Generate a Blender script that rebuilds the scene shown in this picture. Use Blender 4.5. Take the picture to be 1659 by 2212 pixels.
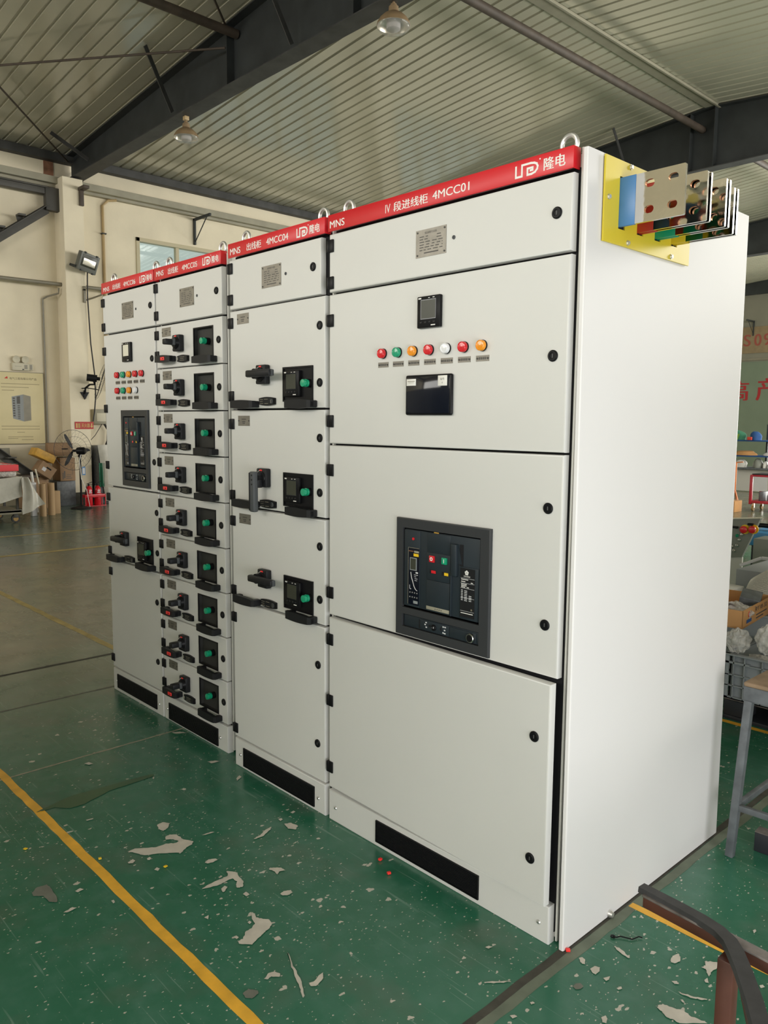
import bpy, bmesh, math, random
from mathutils import Vector, Matrix, Euler
random.seed(7)
PI = math.pi
sc = bpy.context.scene
for o in list(bpy.data.objects):
    bpy.data.objects.remove(o)
COL = sc.collection

# ------------------------------------------------------------------ camera
YAW, PITCH, ROLL, FPX = 0.8172, -0.1108, 0.0085, 1713.17
CAM = Vector((1.0673, -1.8035, 1.4901))
F = Vector((-math.sin(YAW) * math.cos(PITCH), math.cos(YAW) * math.cos(PITCH), math.sin(PITCH)))
Rr = Vector((math.cos(YAW), math.sin(YAW), 0))
U = Rr.cross(F)
R2 = Rr * math.cos(ROLL) + U * math.sin(ROLL)
U2 = -Rr * math.sin(ROLL) + U * math.cos(ROLL)
cd = bpy.data.cameras.new('camera')
cam = bpy.data.objects.new('camera', cd)
COL.objects.link(cam)
cam.matrix_world = Matrix(((R2.x, U2.x, -F.x, CAM.x), (R2.y, U2.y, -F.y, CAM.y), (R2.z, U2.z, -F.z, CAM.z), (0, 0, 0, 1)))
cd.sensor_fit = 'VERTICAL'
cd.sensor_height = 36.0
cd.sensor_width = 27.0
cd.lens = FPX / 2212 * 36.0
cd.shift_y = -4.64 / 2212
cd.clip_start = 0.05
cd.clip_end = 200
sc.camera = cam

# ------------------------------------------------------------------ world, daylight, exposure
sc.view_settings.view_transform = 'Standard'
sc.view_settings.look = 'None'
sc.view_settings.gamma = 1
sc.view_settings.use_curve_mapping = False
sc.view_settings.exposure = 0.02
sc.cycles.use_denoising = True
sc.cycles.max_bounces = 8
sc.cycles.diffuse_bounces = 5
sc.cycles.glossy_bounces = 4
sc.cycles.transparent_max_bounces = 12
sc.cycles.caustics_reflective = False
sc.cycles.caustics_refractive = False
sc.cycles.sample_clamp_indirect = 6
w = bpy.data.worlds.new('daylight')
sc.world = w
w.use_nodes = True
bg = w.node_tree.nodes['Background']
bg.inputs['Color'].default_value = (0.90, 0.93, 0.90, 1)
bg.inputs['Strength'].default_value = 0.72

def area(name, loc, target, sx, sy, power, col=(1, 1, 1), spread=PI):
    l = bpy.data.lights.new(name, 'AREA')
    l.shape = 'RECTANGLE'; l.size = sx; l.size_y = sy; l.energy = power; l.color = col; l.spread = spread
    o = bpy.data.objects.new(name, l); COL.objects.link(o)
    o.location = loc
    o.rotation_euler = (Vector(target) - Vector(loc)).to_track_quat('-Z', 'Y').to_euler()
    return o
# daylight entering by the doorways and high windows of the right-hand, rear and far walls (openings unseen, placed and sized to suit the light)
area('doorway_daylight', (2.74, -3.4, 2.0), (-5, -3.4, 2.0), 4.1, 3.8, 30, (0.99, 0.99, 1.0))
area('doorway_ground_daylight', (2.72, -1.4, .7), (-5, -1.4, .7), 3.0, 1.3, 84, (1.0, 1.0, 1.0))
area('right_window_daylight', (2.74, 15.0, 4.1), (-5, 15.0, 4.1), 17.8, 2.1, 1450, (1.0, 0.97, 0.9))
area('rear_daylight', (-9.75, -10.75, 4.2), (-9.75, 0, 4.0), 5.65, 2.15, 290, (1.0, 0.97, 0.9))
area('rear_daylight', (-1.2, -10.75, 4.2), (-1.2, 0, 4.0), 6.4, 2.15, 520, (1.0, 0.97, 0.9))  # window light added to brighten the upper fronts of the right-hand cabinets
area('added_far_light', (-2.5, 25.8, 2.0), (-2.5, 0, 2.0), 6.0, 3.8, 1400, (1.0, 0.98, 0.93))  # added lamp with its own unseen opening, brightens the far hall

# ------------------------------------------------------------------ materials
MAT = {}
def nt(name):
    m = bpy.data.materials.new(name); m.use_nodes = True
    return m, m.node_tree, m.node_tree.nodes['Principled BSDF']
def P(name, col, rough=0.5, metal=0.0, var=0.0, scale=8.0, bump=0.0, bscale=60.0, emit=None, alpha=1.0, trans=0.0, coat=0.0, spec=0.5):
    m, t, b = nt(name)
    N, L = t.nodes, t.links
    b.inputs['Base Color'].default_value = (*col, 1)
    b.inputs['Roughness'].default_value = rough
    b.inputs['Metallic'].default_value = metal
    b.inputs['Alpha'].default_value = alpha
    b.inputs['Transmission Weight'].default_value = trans
    b.inputs['Coat Weight'].default_value = coat
    b.inputs['Specular IOR Level'].default_value = spec
    if var or bump:
        tc = N.new('ShaderNodeTexCoord')
    if var:
        n = N.new('ShaderNodeTexNoise'); n.inputs['Scale'].default_value = scale; n.inputs['Detail'].default_value = 5
        L.new(tc.outputs['Object'], n.inputs['Vector'])
        mr = N.new('ShaderNodeMapRange')
        mr.inputs['From Min'].default_value = 0.3; mr.inputs['From Max'].default_value = 0.7
        mr.inputs['To Min'].default_value = 1 - var; mr.inputs['To Max'].default_value = 1 + var
        L.new(n.outputs['Fac'], mr.inputs['Value'])
        mx = N.new('ShaderNodeVectorMath'); mx.operation = 'SCALE'
        mx.inputs[0].default_value = col
        L.new(mr.outputs['Result'], mx.inputs['Scale'])
        L.new(mx.outputs['Vector'], b.inputs['Base Color'])
    if bump:
        n2 = N.new('ShaderNodeTexNoise'); n2.inputs['Scale'].default_value = bscale; n2.inputs['Detail'].default_value = 3
        L.new(tc.outputs['Object'], n2.inputs['Vector'])
        bp = N.new('ShaderNodeBump'); bp.inputs['Strength'].default_value = bump; bp.inputs['Distance'].default_value = 0.01
        L.new(n2.outputs['Fac'], bp.inputs['Height']); L.new(bp.outputs['Normal'], b.inputs['Normal'])
    if emit:
        b.inputs['Emission Color'].default_value = (*emit[0], 1); b.inputs['Emission Strength'].default_value = emit[1]
    MAT[name] = m
    return m
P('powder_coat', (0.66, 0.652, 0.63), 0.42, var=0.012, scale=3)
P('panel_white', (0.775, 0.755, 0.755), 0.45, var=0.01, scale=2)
P('gap_black', (0.012, 0.012, 0.014), 0.7, spec=0.22)
P('frame_rail', (0.10, 0.10, 0.10), 0.5)
P('red_enamel', (0.62, 0.008, 0.016), 0.35)
P('white_print', (0.85, 0.83, 0.80), 0.5)
P('black_plastic', (0.008, 0.008, 0.009), 0.35, spec=0.16)
P('dark_plastic', (0.013, 0.0135, 0.015), 0.45, bump=0.05, bscale=400, spec=0.22)
P('grey_plastic', (0.075, 0.08, 0.085), 0.4, spec=0.22)
P('breaker_face', (0.022, 0.030, 0.037), 0.4, spec=0.22)
P('breaker_frame', (0.040, 0.042, 0.045), 0.38, spec=0.22)
P('recess_grey', (0.040, 0.040, 0.037), 0.5, spec=0.2)
P('screen', (0.003, 0.005, 0.012), 0.08, spec=0.4)
P('lcd', (0.05, 0.052, 0.038), 0.3, spec=0.25)
P('lcd_bright', (0.75, 0.72, 0.6), 0.3)
P('steel', (0.62, 0.61, 0.58), 0.25, 1.0)
P('zinc', (0.80, 0.79, 0.77), 0.38, 0.9, bump=0.03, bscale=80)
P('etched_plate', (0.25, 0.235, 0.205), 0.42, 0.75, var=0.12, scale=30)
P('etch', (0.07, 0.065, 0.06), 0.5)
P('lens_red', (0.65, 0.012, 0.02), 0.2, coat=0.4)
P('lens_green', (0.01, 0.33, 0.17), 0.2, coat=0.4)
P('lens_amber', (0.85, 0.30, 0.01), 0.2, coat=0.4)
P('lens_white', (0.8, 0.8, 0.82), 0.2, coat=0.4)
P('tab_red', (0.9, 0.04, 0.035), 0.4)
P('sticker', (0.8, 0.78, 0.74), 0.5)
P('yellow_board', (0.72, 0.56, 0.035), 0.35, var=0.05, scale=5)
P('sleeve_blue', (0.055, 0.19, 0.44), 0.35)
P('sleeve_red', (0.40, 0.03, 0.015), 0.35)
P('sleeve_green', (0.0, 0.26, 0.13), 0.35)
P('sleeve_yellow', (0.62, 0.44, 0.02), 0.35)
P('tinned', (0.66, 0.65, 0.62), 0.07, 1.0, var=0.05, scale=12, bump=0.03, bscale=25)
P('copper', (0.75, 0.36, 0.2), 0.3, 1.0)
P('yellow_sticker', (0.85, 0.55, 0.02), 0.4)
# building
P('plaster', (0.80, 0.72, 0.56), 0.85, var=0.07, scale=1.6, bump=0.2, bscale=12)
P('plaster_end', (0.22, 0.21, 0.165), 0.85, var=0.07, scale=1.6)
P('green_dado', (0.17, 0.215, 0.155), 0.7, var=0.06, scale=2)
P('dark_steel', (0.028, 0.032, 0.033), 0.6, var=0.25, scale=3)
P('flange_steel', (0.05, 0.05, 0.05), 0.65, var=0.35, scale=4)
P('rust_pipe', (0.07, 0.052, 0.040), 0.65, var=0.25, scale=6)
P('rail_paint', (0.32, 0.30, 0.23), 0.55, var=0.1, scale=4)
P('pipe_grey', (0.22, 0.20, 0.15), 0.4, var=0.1)
P('conduit', (0.50, 0.37, 0.20), 0.5)
P('brick', (0.25, 0.12, 0.07), 0.9, var=0.3, scale=10)
P('beige_frame', (0.52, 0.46, 0.31), 0.5)
P('cream', (0.62, 0.58, 0.46), 0.6)
P('lamp_enamel', (0.26, 0.18, 0.10), 0.6, var=0.15, scale=12)
P('lamp_inner', (0.75, 0.70, 0.60), 0.25, 0.6)
P('flood_grey', (0.13, 0.135, 0.12), 0.45)
P('bulb', (0.72, 0.68, 0.68), 0.3)
P('poster_paper', (0.70, 0.61, 0.36), 0.5, var=0.04, scale=3)
P('poster_ink', (0.30, 0.25, 0.15), 0.6)
P('poster_red', (0.6, 0.05, 0.03), 0.6)
P('sign_red', (0.42, 0.02, 0.015), 0.5)
P('sign_gold', (0.62, 0.42, 0.14), 0.5)
P('wall_red', (0.36, 0.015, 0.02), 0.6)
P('cardboard', (0.30, 0.19, 0.11), 0.85, var=0.1, scale=6)
P('kraft', (0.42, 0.28, 0.15), 0.75, var=0.05, scale=5)
P('carton_orange', (0.50, 0.26, 0.10), 0.8, var=0.08, scale=7)
P('tape_yellow', (0.60, 0.33, 0.05), 0.5, var=0.2, scale=18)
P('film', (0.50, 0.48, 0.42), 0.3, var=0.1, scale=8, bump=0.4, bscale=14)
P('red_foam', (0.72, 0.06, 0.07), 0.7)
P('ext_red', (0.55, 0.01, 0.02), 0.25)
P('stair_steel', (0.065, 0.062, 0.056), 0.6, var=0.15, scale=4)
P('wheel_yellow', (0.35, 0.21, 0.06), 0.6)
P('rubber', (0.02, 0.02, 0.022), 0.6)
P('rubber_strip', (0.035, 0.034, 0.036), 0.55, var=0.25, scale=30)
P('brown_paint', (0.085, 0.030, 0.020), 0.45, var=0.2, scale=10)
P('bench_grey', (0.11, 0.12, 0.13), 0.5, var=0.25, scale=25)
P('wood_top', (0.22, 0.15, 0.09), 0.7, var=0.25, scale=14)
P('scuffed', (0.16, 0.14, 0.13), 0.7, var=0.5, scale=25)
P('crate_grey', (0.26, 0.28, 0.29), 0.5)
P('pallet_black', (0.02, 0.022, 0.027), 0.5)
P('olive_grey', (0.22, 0.23, 0.20), 0.45)
P('blue_paint', (0.05, 0.25, 0.52), 0.5)
P('cart_red', (0.45, 0.02, 0.04), 0.4)
P('orange_paint', (0.60, 0.17, 0.04), 0.45)
P('cloth_green', (0.03, 0.16, 0.09), 0.8)
P('cloth_lime', (0.20, 0.35, 0.05), 0.8)
P('cloth_blue', (0.02, 0.08, 0.25), 0.8)
P('paper', (0.62, 0.62, 0.64), 0.7)
P('white_part', (0.55, 0.54, 0.5), 0.5)
P('cable_black', (0.015, 0.013, 0.014), 0.5)
P('white_paint', (0.7, 0.69, 0.66), 0.5)
# window glass: mostly clear, slightly milky, faint reflection
def glass():
    m, t, b = nt('window_glass'); N, L = t.nodes, t.links
    out = N['Material Output']; N.remove(b)
    tr = N.new('ShaderNodeBsdfTransparent'); tr.inputs['Color'].default_value = (0.86, 0.93, 0.90, 1)
    gl = N.new('ShaderNodeBsdfGlossy'); gl.inputs['Roughness'].default_value = 0.02
    mx = N.new('ShaderNodeMixShader'); mx.inputs['Fac'].default_value = 0.08
    L.new(tr.outputs[0], mx.inputs[1]); L.new(gl.outputs[0], mx.inputs[2]); L.new(mx.outputs[0], out.inputs['Surface'])
    MAT['window_glass'] = m
glass()
def clear(name, fac, col, rough=0.05):
    m, t, b = nt(name); N, L = t.nodes, t.links
    b.inputs['Base Color'].default_value = (*col, 1); b.inputs['Roughness'].default_value = rough
    tr = N.new('ShaderNodeBsdfTransparent')
    mx = N.new('ShaderNodeMixShader'); mx.inputs['Fac'].default_value = fac
    L.new(tr.outputs[0], mx.inputs[1]); L.new(b.outputs[0], mx.inputs[2]); L.new(mx.outputs[0], N['Material Output'].inputs['Surface'])
    MAT[name] = m
clear('clear_plastic', 0.35, (0.45, 0.45, 0.42))
clear('thin_film', 0.45, (0.6, 0.6, 0.58), 0.2)
def bagmat():
    m, t, b = nt('bag'); N, L = t.nodes, t.links
    b.inputs['Base Color'].default_value = (0.75, 0.72, 0.68, 1); b.inputs['Roughness'].default_value = 0.18
    tc = N.new('ShaderNodeTexCoord'); n = N.new('ShaderNodeTexNoise'); n.inputs['Scale'].default_value = 16; n.inputs['Detail'].default_value = 4
    n.inputs['Distortion'].default_value = 1.5
    L.new(tc.outputs['Object'], n.inputs['Vector'])
    bp = N.new('ShaderNodeBump'); bp.inputs['Strength'].default_value = 1.0; bp.inputs['Distance'].default_value = 0.02
    L.new(n.outputs['Fac'], bp.inputs['Height']); L.new(bp.outputs['Normal'], b.inputs['Normal'])
    tr = N.new('ShaderNodeBsdfTransparent'); mr = N.new('ShaderNodeMapRange'); mr.inputs['From Min'].default_value = .3; mr.inputs['From Max'].default_value = .7; mr.inputs['To Min'].default_value = .25; mr.inputs['To Max'].default_value = .85
    L.new(n.outputs['Fac'], mr.inputs['Value'])
    mx = N.new('ShaderNodeMixShader'); L.new(mr.outputs['Result'], mx.inputs['Fac'])
    L.new(tr.outputs[0], mx.inputs[1]); L.new(b.outputs[0], mx.inputs[2]); L.new(mx.outputs[0], N['Material Output'].inputs['Surface'])
    MAT['bag'] = m
bagmat()
# roof sheet
def roof_mat():
    m, t, b = nt('roof_sheet'); N, L = t.nodes, t.links
    tc = N.new('ShaderNodeTexCoord')
    n = N.new('ShaderNodeTexNoise'); n.inputs['Scale'].default_value = 0.7; n.inputs['Detail'].default_value = 4
    L.new(tc.outputs['Object'], n.inputs['Vector'])
    r = N.new('ShaderNodeValToRGB')
    r.color_ramp.elements[0].position = 0.35; r.color_ramp.elements[0].color = (0.44, 0.42, 0.335, 1)
    r.color_ramp.elements[1].position = 0.7; r.color_ramp.elements[1].color = (0.54, 0.515, 0.405, 1)
    L.new(n.outputs['Fac'], r.inputs['Fac']); L.new(r.outputs['Color'], b.inputs['Base Color'])
    b.inputs['Roughness'].default_value = 0.14
    b.inputs['Specular IOR Level'].default_value = 0.8
    MAT['roof_sheet'] = m
roof_mat()
# floor paint: green epoxy with wear, scratches and small chips
def floor_mats():
    m, t, b = nt('floor_green'); N, L = t.nodes, t.links
    tc = N.new('ShaderNodeTexCoord')
    def noise(s, d=4, off=(0, 0, 0), scl=(1, 1, 1), rot=0):
        mp = N.new('ShaderNodeMapping'); mp.inputs['Location'].default_value = off; mp.inputs['Scale'].default_value = scl
        mp.inputs['Rotation'].default_value = (0, 0, rot)
        L.new(tc.outputs['Object'], mp.inputs['Vector'])
        n = N.new('ShaderNodeTexNoise'); n.inputs['Scale'].default_value = s; n.inputs['Detail'].default_value = d
        L.new(mp.outputs['Vector'], n.inputs['Vector'])
        return n.outputs['Fac']
    def ramp(v, a, c):
        r = N.new('ShaderNodeMapRange'); r.clamp = True
        r.inputs['From Min'].default_value = a; r.inputs['From Max'].default_value = c
        L.new(v, r.inputs['Value']); return r.outputs['Result']
    def math_(op, a, c):
        x = N.new('ShaderNodeMath'); x.operation = op
        for i, q in enumerate((a, c)):
            if isinstance(q, (int, float)): x.inputs[i].default_value = q
            else: L.new(q, x.inputs[i])
        return x.outputs[0]
    def mix(f, a, c):
        x = N.new('ShaderNodeMix'); x.data_type = 'RGBA'
        L.new(f, x.inputs['Factor'])
        for s, q in (('A', a), ('B', c)):
            i = [k for k in x.inputs if k.name == s and k.type == 'RGBA'][0]
            if isinstance(q, tuple): i.default_value = (*q, 1)
            else: L.new(q, i)
        return [k for k in x.outputs if k.type == 'RGBA'][0]
    sep = N.new('ShaderNodeSeparateXYZ'); L.new(tc.outputs['Object'], sep.inputs[0])
    green = mix(ramp(noise(1.3), 0.35, 0.65), (0.018, 0.125, 0.066), (0.036, 0.155, 0.095))
    green = mix(ramp(noise(14, 3), 0.45, 0.75), green, (0.048, 0.165, 0.108))
    # worn traffic area in the further part of the hall and scuffed greyish haze
    d = math_('ADD', math_('MULTIPLY', sep.outputs['X'], -1), math_('MULTIPLY', noise(1.1, 5), 2.2))
    far = ramp(d, 3.6, 5.4)
    worn = mix(ramp(noise(2.2, 6, (3, 1, 0)), 0.35, 0.65), (0.095, 0.115, 0.075), (0.155, 0.140, 0.092))
    col = mix(far, green, worn)
    d2 = ramp(math_('ADD', math_('MULTIPLY', sep.outputs['X'], -1), math_('MULTIPLY', noise(1.0, 2), 1.0)), 7.6, 8.8)
    col = mix(d2, col, (0.085, 0.125, 0.095))
    # grime
    col = mix(math_('MULTIPLY', ramp(noise(3.5, 8, (7, 3, 0)), 0.52, 0.75), 0.55), col, (0.10, 0.115, 0.085))
    # scratches: stretched noise in a few directions
    for k, (rot, sx, sy, a) in enumerate(((0.5, 2.2, 70, 0.66), (1.9, 2.0, 80, 0.67), (2.7, 2.6, 60, 0.66), (1.2, 3, 95, 0.675))):
        s = ramp(noise(1, 2, (k * 5, k, 0), (sx, sy, 1), rot), a, a + 0.03)
        g = ramp(noise(2.5, 2, (k * 2, 4, 0)), 0.5, 0.62)
        col = mix(math_('MULTIPLY', math_('MULTIPLY', s, g), 0.4), col, (0.22, 0.33, 0.27))
    # small chips of bare concrete
    for scl, thr, off, regs in ((16, 0.13, 0, 0.46), (34, 0.16, 5, 0.46), (70, 0.16, 9, 0.40)):
        mp = N.new('ShaderNodeMapping'); mp.inputs['Location'].default_value = (off, off * 2, 0); mp.inputs['Rotation'].default_value = (0, 0, 0.6 + off)
        mp.inputs['Scale'].default_value = (1, 0.62, 1)
        wob = N.new('ShaderNodeTexNoise'); wob.inputs['Scale'].default_value = scl * 2.5
        L.new(tc.outputs['Object'], wob.inputs['Vector'])
        ad = N.new('ShaderNodeVectorMath'); ad.operation = 'MULTIPLY_ADD'
        ad.inputs[1].default_value = (0.5 / scl,) * 3
        L.new(wob.outputs['Color'], ad.inputs[0]); L.new(tc.outputs['Object'], ad.inputs[2])
        L.new(ad.outputs[0], mp.inputs['Vector'])
        v = N.new('ShaderNodeTexVoronoi'); v.inputs['Scale'].default_value = scl; v.inputs['Randomness'].default_value = 1
        v.voronoi_dimensions = '2D'
        L.new(mp.outputs['Vector'], v.inputs['Vector'])
        sp = N.new('ShaderNodeSeparateColor'); L.new(v.outputs['Color'], sp.inputs[0])
        th = math_('MULTIPLY', math_('POWER', sp.outputs[0], 4), thr)
        hit = math_('LESS_THAN', v.outputs['Distance'], th)
        reg = ramp(noise(1.7, 3, (off, 2, 0)), regs, regs + 0.14)
        near = ramp(sep.outputs['X'], -3.4, -1.6)
        col = mix(math_('MULTIPLY', math_('MULTIPLY', hit, math_('GREATER_THAN', reg, 0.35)), math_('GREATER_THAN', math_('MULTIPLY', near, ramp(math_('ADD', sep.outputs['Y'], math_('MULTIPLY', noise(2.0, 3, (9, 9, 0)), 0.9)), -1.0, -0.2)), 0.3)), col, (0.50, 0.47, 0.40))
    L.new(col, b.inputs['Base Color'])
    rr = N.new('ShaderNodeMapRange'); rr.inputs['To Min'].default_value = 0.12; rr.inputs['To Max'].default_value = 0.38
    L.new(noise(5, 6), rr.inputs['Value'])
    L.new(rr.outputs['Result'], b.inputs['Roughness'])
    bp = N.new('ShaderNodeBump'); bp.inputs['Strength'].default_value = 0.08; bp.inputs['Distance'].default_value = 0.01
    L.new(noise(22, 6), bp.inputs['Height']); L.new(bp.outputs['Normal'], b.inputs['Normal'])
    MAT['floor_green'] = m
floor_mats()
P('chip_concrete', (0.54, 0.50, 0.43), 0.85, var=0.12, scale=22)
P('chip_grey', (0.16, 0.165, 0.135), 0.7, var=0.12, scale=30)
P('oil_stain', (0.036, 0.098, 0.040), 0.3, var=0.1)
P('line_yellow', (0.80, 0.42, 0.035), 0.45, var=0.18, scale=14)
P('line_worn', (0.36, 0.27, 0.085), 0.5, var=0.25, scale=9)
P('joint_beige', (0.36, 0.32, 0.24), 0.85, var=0.2, scale=40)
P('joint_dark', (0.055, 0.052, 0.04), 0.8, var=0.3, scale=20)
P('dusty_edge', (0.14, 0.165, 0.12), 0.75, var=0.2, scale=14)

# ------------------------------------------------------------------ mesh builder
class B:
    def __init__(s):
        s.v = []; s.f = []; s.m = []; s.mats = []
    def mi(s, m):
        if m not in s.mats: s.mats.append(m)
        return s.mats.index(m)
    def add(s, vs, fs, m):
        n = len(s.v); k = s.mi(m)
        s.v += [tuple(q) for q in vs]
        for f in fs:
            s.f.append([n + i for i in f]); s.m.append(k)
        return s
    def box(s, x0, x1, y0, y1, z0, z1, m, bev=0.0, seg=2, M=None):
        if x0 > x1: x0, x1 = x1, x0
        if y0 > y1: y0, y1 = y1, y0
        if z0 > z1: z0, z1 = z1, z0
        if bev <= 0:
            vs = [(x, y, z) for x in (x0, x1) for y in (y0, y1) for z in (z0, z1)]
            fs = [(0, 1, 3, 2), (4, 6, 7, 5), (0, 4, 5, 1), (2, 3, 7, 6), (0, 2, 6, 4), (1, 5, 7, 3)]
        else:
            bev = min(bev, (x1 - x0) * .49, (y1 - y0) * .49, (z1 - z0) * .49)
            bm = bmesh.new(); bmesh.ops.create_cube(bm, size=1)
            for q in bm.verts:
                q.co = Vector(((x0 + x1) / 2 + q.co.x * (x1 - x0), (y0 + y1) / 2 + q.co.y * (y1 - y0), (z0 + z1) / 2 + q.co.z * (z1 - z0)))
            bmesh.ops.bevel(bm, geom=bm.edges[:], offset=bev, segments=seg, affect='EDGES', profile=0.5)
            bm.verts.index_update()
            vs = [q.co.copy() for q in bm.verts]; fs = [[q.index for q in f.verts] for f in bm.faces]; bm.free()
        if M is not None: vs = [M @ Vector(q) for q in vs]
        return s.add(vs, fs, m)
    def beam(s, p, q, wd, ht, m, bev=0.0, up=(0, 0, 1)):
        p, q = Vector(p), Vector(q); d = (q - p); L = d.length; d.normalize()
        upv = Vector(up)
        if abs(d.dot(upv)) > 0.98: upv = Vector((0, 1, 0))
        sx = d.cross(upv).normalized(); uz = sx.cross(d)
        M = Matrix(((sx.x, d.x, uz.x, p.x), (sx.y, d.y, uz.y, p.y), (sx.z, d.z, uz.z, p.z), (0, 0, 0, 1)))
        return s.box(-wd / 2, wd / 2, 0, L, -ht / 2, ht / 2, m, bev, M=M)
    def cyl(s, p, q, r, m, seg=20, r2=None, caps=True):
        p, q = Vector(p), Vector(q); d = (q - p).normalized()
        a = d.orthogonal().normalized(); c = d.cross(a); r2 = r if r2 is None else r2
        vs = []
        for (o, rr) in ((p, r), (q, r2)):
            vs += [o + (a * math.cos(2 * PI * i / seg) + c * math.sin(2 * PI * i / seg)) * rr for i in range(seg)]
        fs = [(i, (i + 1) % seg, seg + (i + 1) % seg, seg + i) for i in range(seg)]
        if caps: fs += [list(range(seg))[::-1], list(range(seg, 2 * seg))]
        return s.add(vs, fs, m)
    def lathe(s, o, d, prof, m, seg=28, ang=2 * PI):
        o, d = Vector(o), Vector(d).normalized(); a = d.orthogonal().normalized(); c = d.cross(a)
        n = len(prof); vs = []
        for i in range(seg):
            t = ang * i / seg
            for (r, h) in prof: vs.append(o + d * h + (a * math.cos(t) + c * math.sin(t)) * r)
        fs = [(i * n + k, ((i + 1) % seg) * n + k, ((i + 1) % seg) * n + k + 1, i * n + k + 1) for i in range(seg) for k in range(n - 1)]
        return s.add(vs, fs, m)
    def tube(s, pts, r, m, seg=8, closed=False):
        pts = [Vector(q) for q in pts]; n = len(pts); vs = []
        prev = None
        for i, q in enumerate(pts):
            if closed: d = pts[(i + 1) % n] - pts[i - 1]
            else: d = pts[min(i + 1, n - 1)] - pts[max(i - 1, 0)]
            d.normalize()
            if prev is None: a = d.orthogonal().normalized()
            else: a = (prev - d * prev.dot(d)).normalized()
            prev = a; c = d.cross(a)
            vs += [q + (a * math.cos(2 * PI * k / seg) + c * math.sin(2 * PI * k / seg)) * r for k in range(seg)]
        fs = []
        for i in range(n if closed else n - 1):
            j = (i + 1) % n
            fs += [(i * seg + k, i * seg + (k + 1) % seg, j * seg + (k + 1) % seg, j * seg + k) for k in range(seg)]
        if not closed: fs += [list(range(seg))[::-1], list(range((n - 1) * seg, n * seg))]
        return s.add(vs, fs, m)
    def prism(s, poly, y0, y1, m, axis='y'):
        # poly in (x,z) swept along y (or (y,z) along x, (x,y) along z)
        def mk_(a, c, t):
            return {'y': (a, t, c), 'x': (t, a, c), 'z': (a, c, t)}[axis]
        n = len(poly)
        vs = [mk_(a, c, y0) for a, c in poly] + [mk_(a, c, y1) for a, c in poly]
        fs = [list(range(n)), list(range(n, 2 * n))[::-1]] + [(i, i + n, (i + 1) % n + n, (i + 1) % n) for i in range(n)]
        return s.add(vs, fs, m)
    def panel(s, wd, ht, t, r, m, holes=(), inner=None, depth=0.02):
        """sheet door, front at y=0, folded edges of depth t with a small rounded fold, rectangular openings"""
        xs = sorted({r, wd - r} | {q for h in holes for q in (h[0], h[1])}); zs = sorted({r, ht - r} | {q for h in holes for q in (h[2], h[3])})
        for i in range(len(xs) - 1):
            for k in range(len(zs) - 1):
                cx_, cz_ = (xs[i] + xs[i + 1]) / 2, (zs[k] + zs[k + 1]) / 2
                if any(h[0] < cx_ < h[1] and h[2] < cz_ < h[3] for h in holes): continue
                s.add([(xs[i], 0, zs[k]), (xs[i + 1], 0, zs[k]), (xs[i + 1], 0, zs[k + 1]), (xs[i], 0, zs[k + 1])], [(0, 1, 2, 3)], m)
        loops = [(r, 0), (r * .3, r * .3), (0, r), (0, t)]
        vs = []
        for (e, y) in loops: vs += [(e, y, e), (wd - e, y, e), (wd - e, y, ht - e), (e, y, ht - e)]
        fs = []
        for k in range(len(loops) - 1):
            for i in range(4):
                j = (i + 1) % 4
                fs.append((k * 4 + i, (k + 1) * 4 + i, (k + 1) * 4 + j, k * 4 + j))
        fs.append((12, 15, 14, 13))
        if holes: fs.pop()
        s.add(vs, fs, m)
        for h in holes:
            a, c, e, g = h
            mm = inner or m
            s.add([(a, 0, e), (c, 0, e), (c, 0, g), (a, 0, g), (a, depth, e), (c, depth, e), (c, depth, g), (a, depth, g)],
                  [(0, 4, 5, 1), (1, 5, 6, 2), (2, 6, 7, 3), (3, 7, 4, 0), (4, 7, 6, 5)], mm)
        return s
    def grid(s, fn, nu, nv, m, close_u=False):
        vs = [fn(i / nu, j / nv) for i in range(nu + (0 if close_u else 1)) for j in range(nv + 1)]
        fs = []
        for i in range(nu):
            i2 = (i + 1) % nu if close_u else i + 1
            for j in range(nv):
                fs.append((i * (nv + 1) + j, i2 * (nv + 1) + j, i2 * (nv + 1) + j + 1, i * (nv + 1) + j + 1))
        return s.add(vs, fs, m)
    def me(s, name, smooth=35):
        me = bpy.data.meshes.new(name)
        me.from_pydata(s.v, [], s.f)
        for q in s.mats: me.materials.append(MAT[q])
        me.polygons.foreach_set('material_index', s.m)
        if smooth:
            me.polygons.foreach_set('use_smooth', [True] * len(s.f))
            me.update()
            me.set_sharp_from_angle(angle=math.radians(smooth))
        me.update()
        return me

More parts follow.
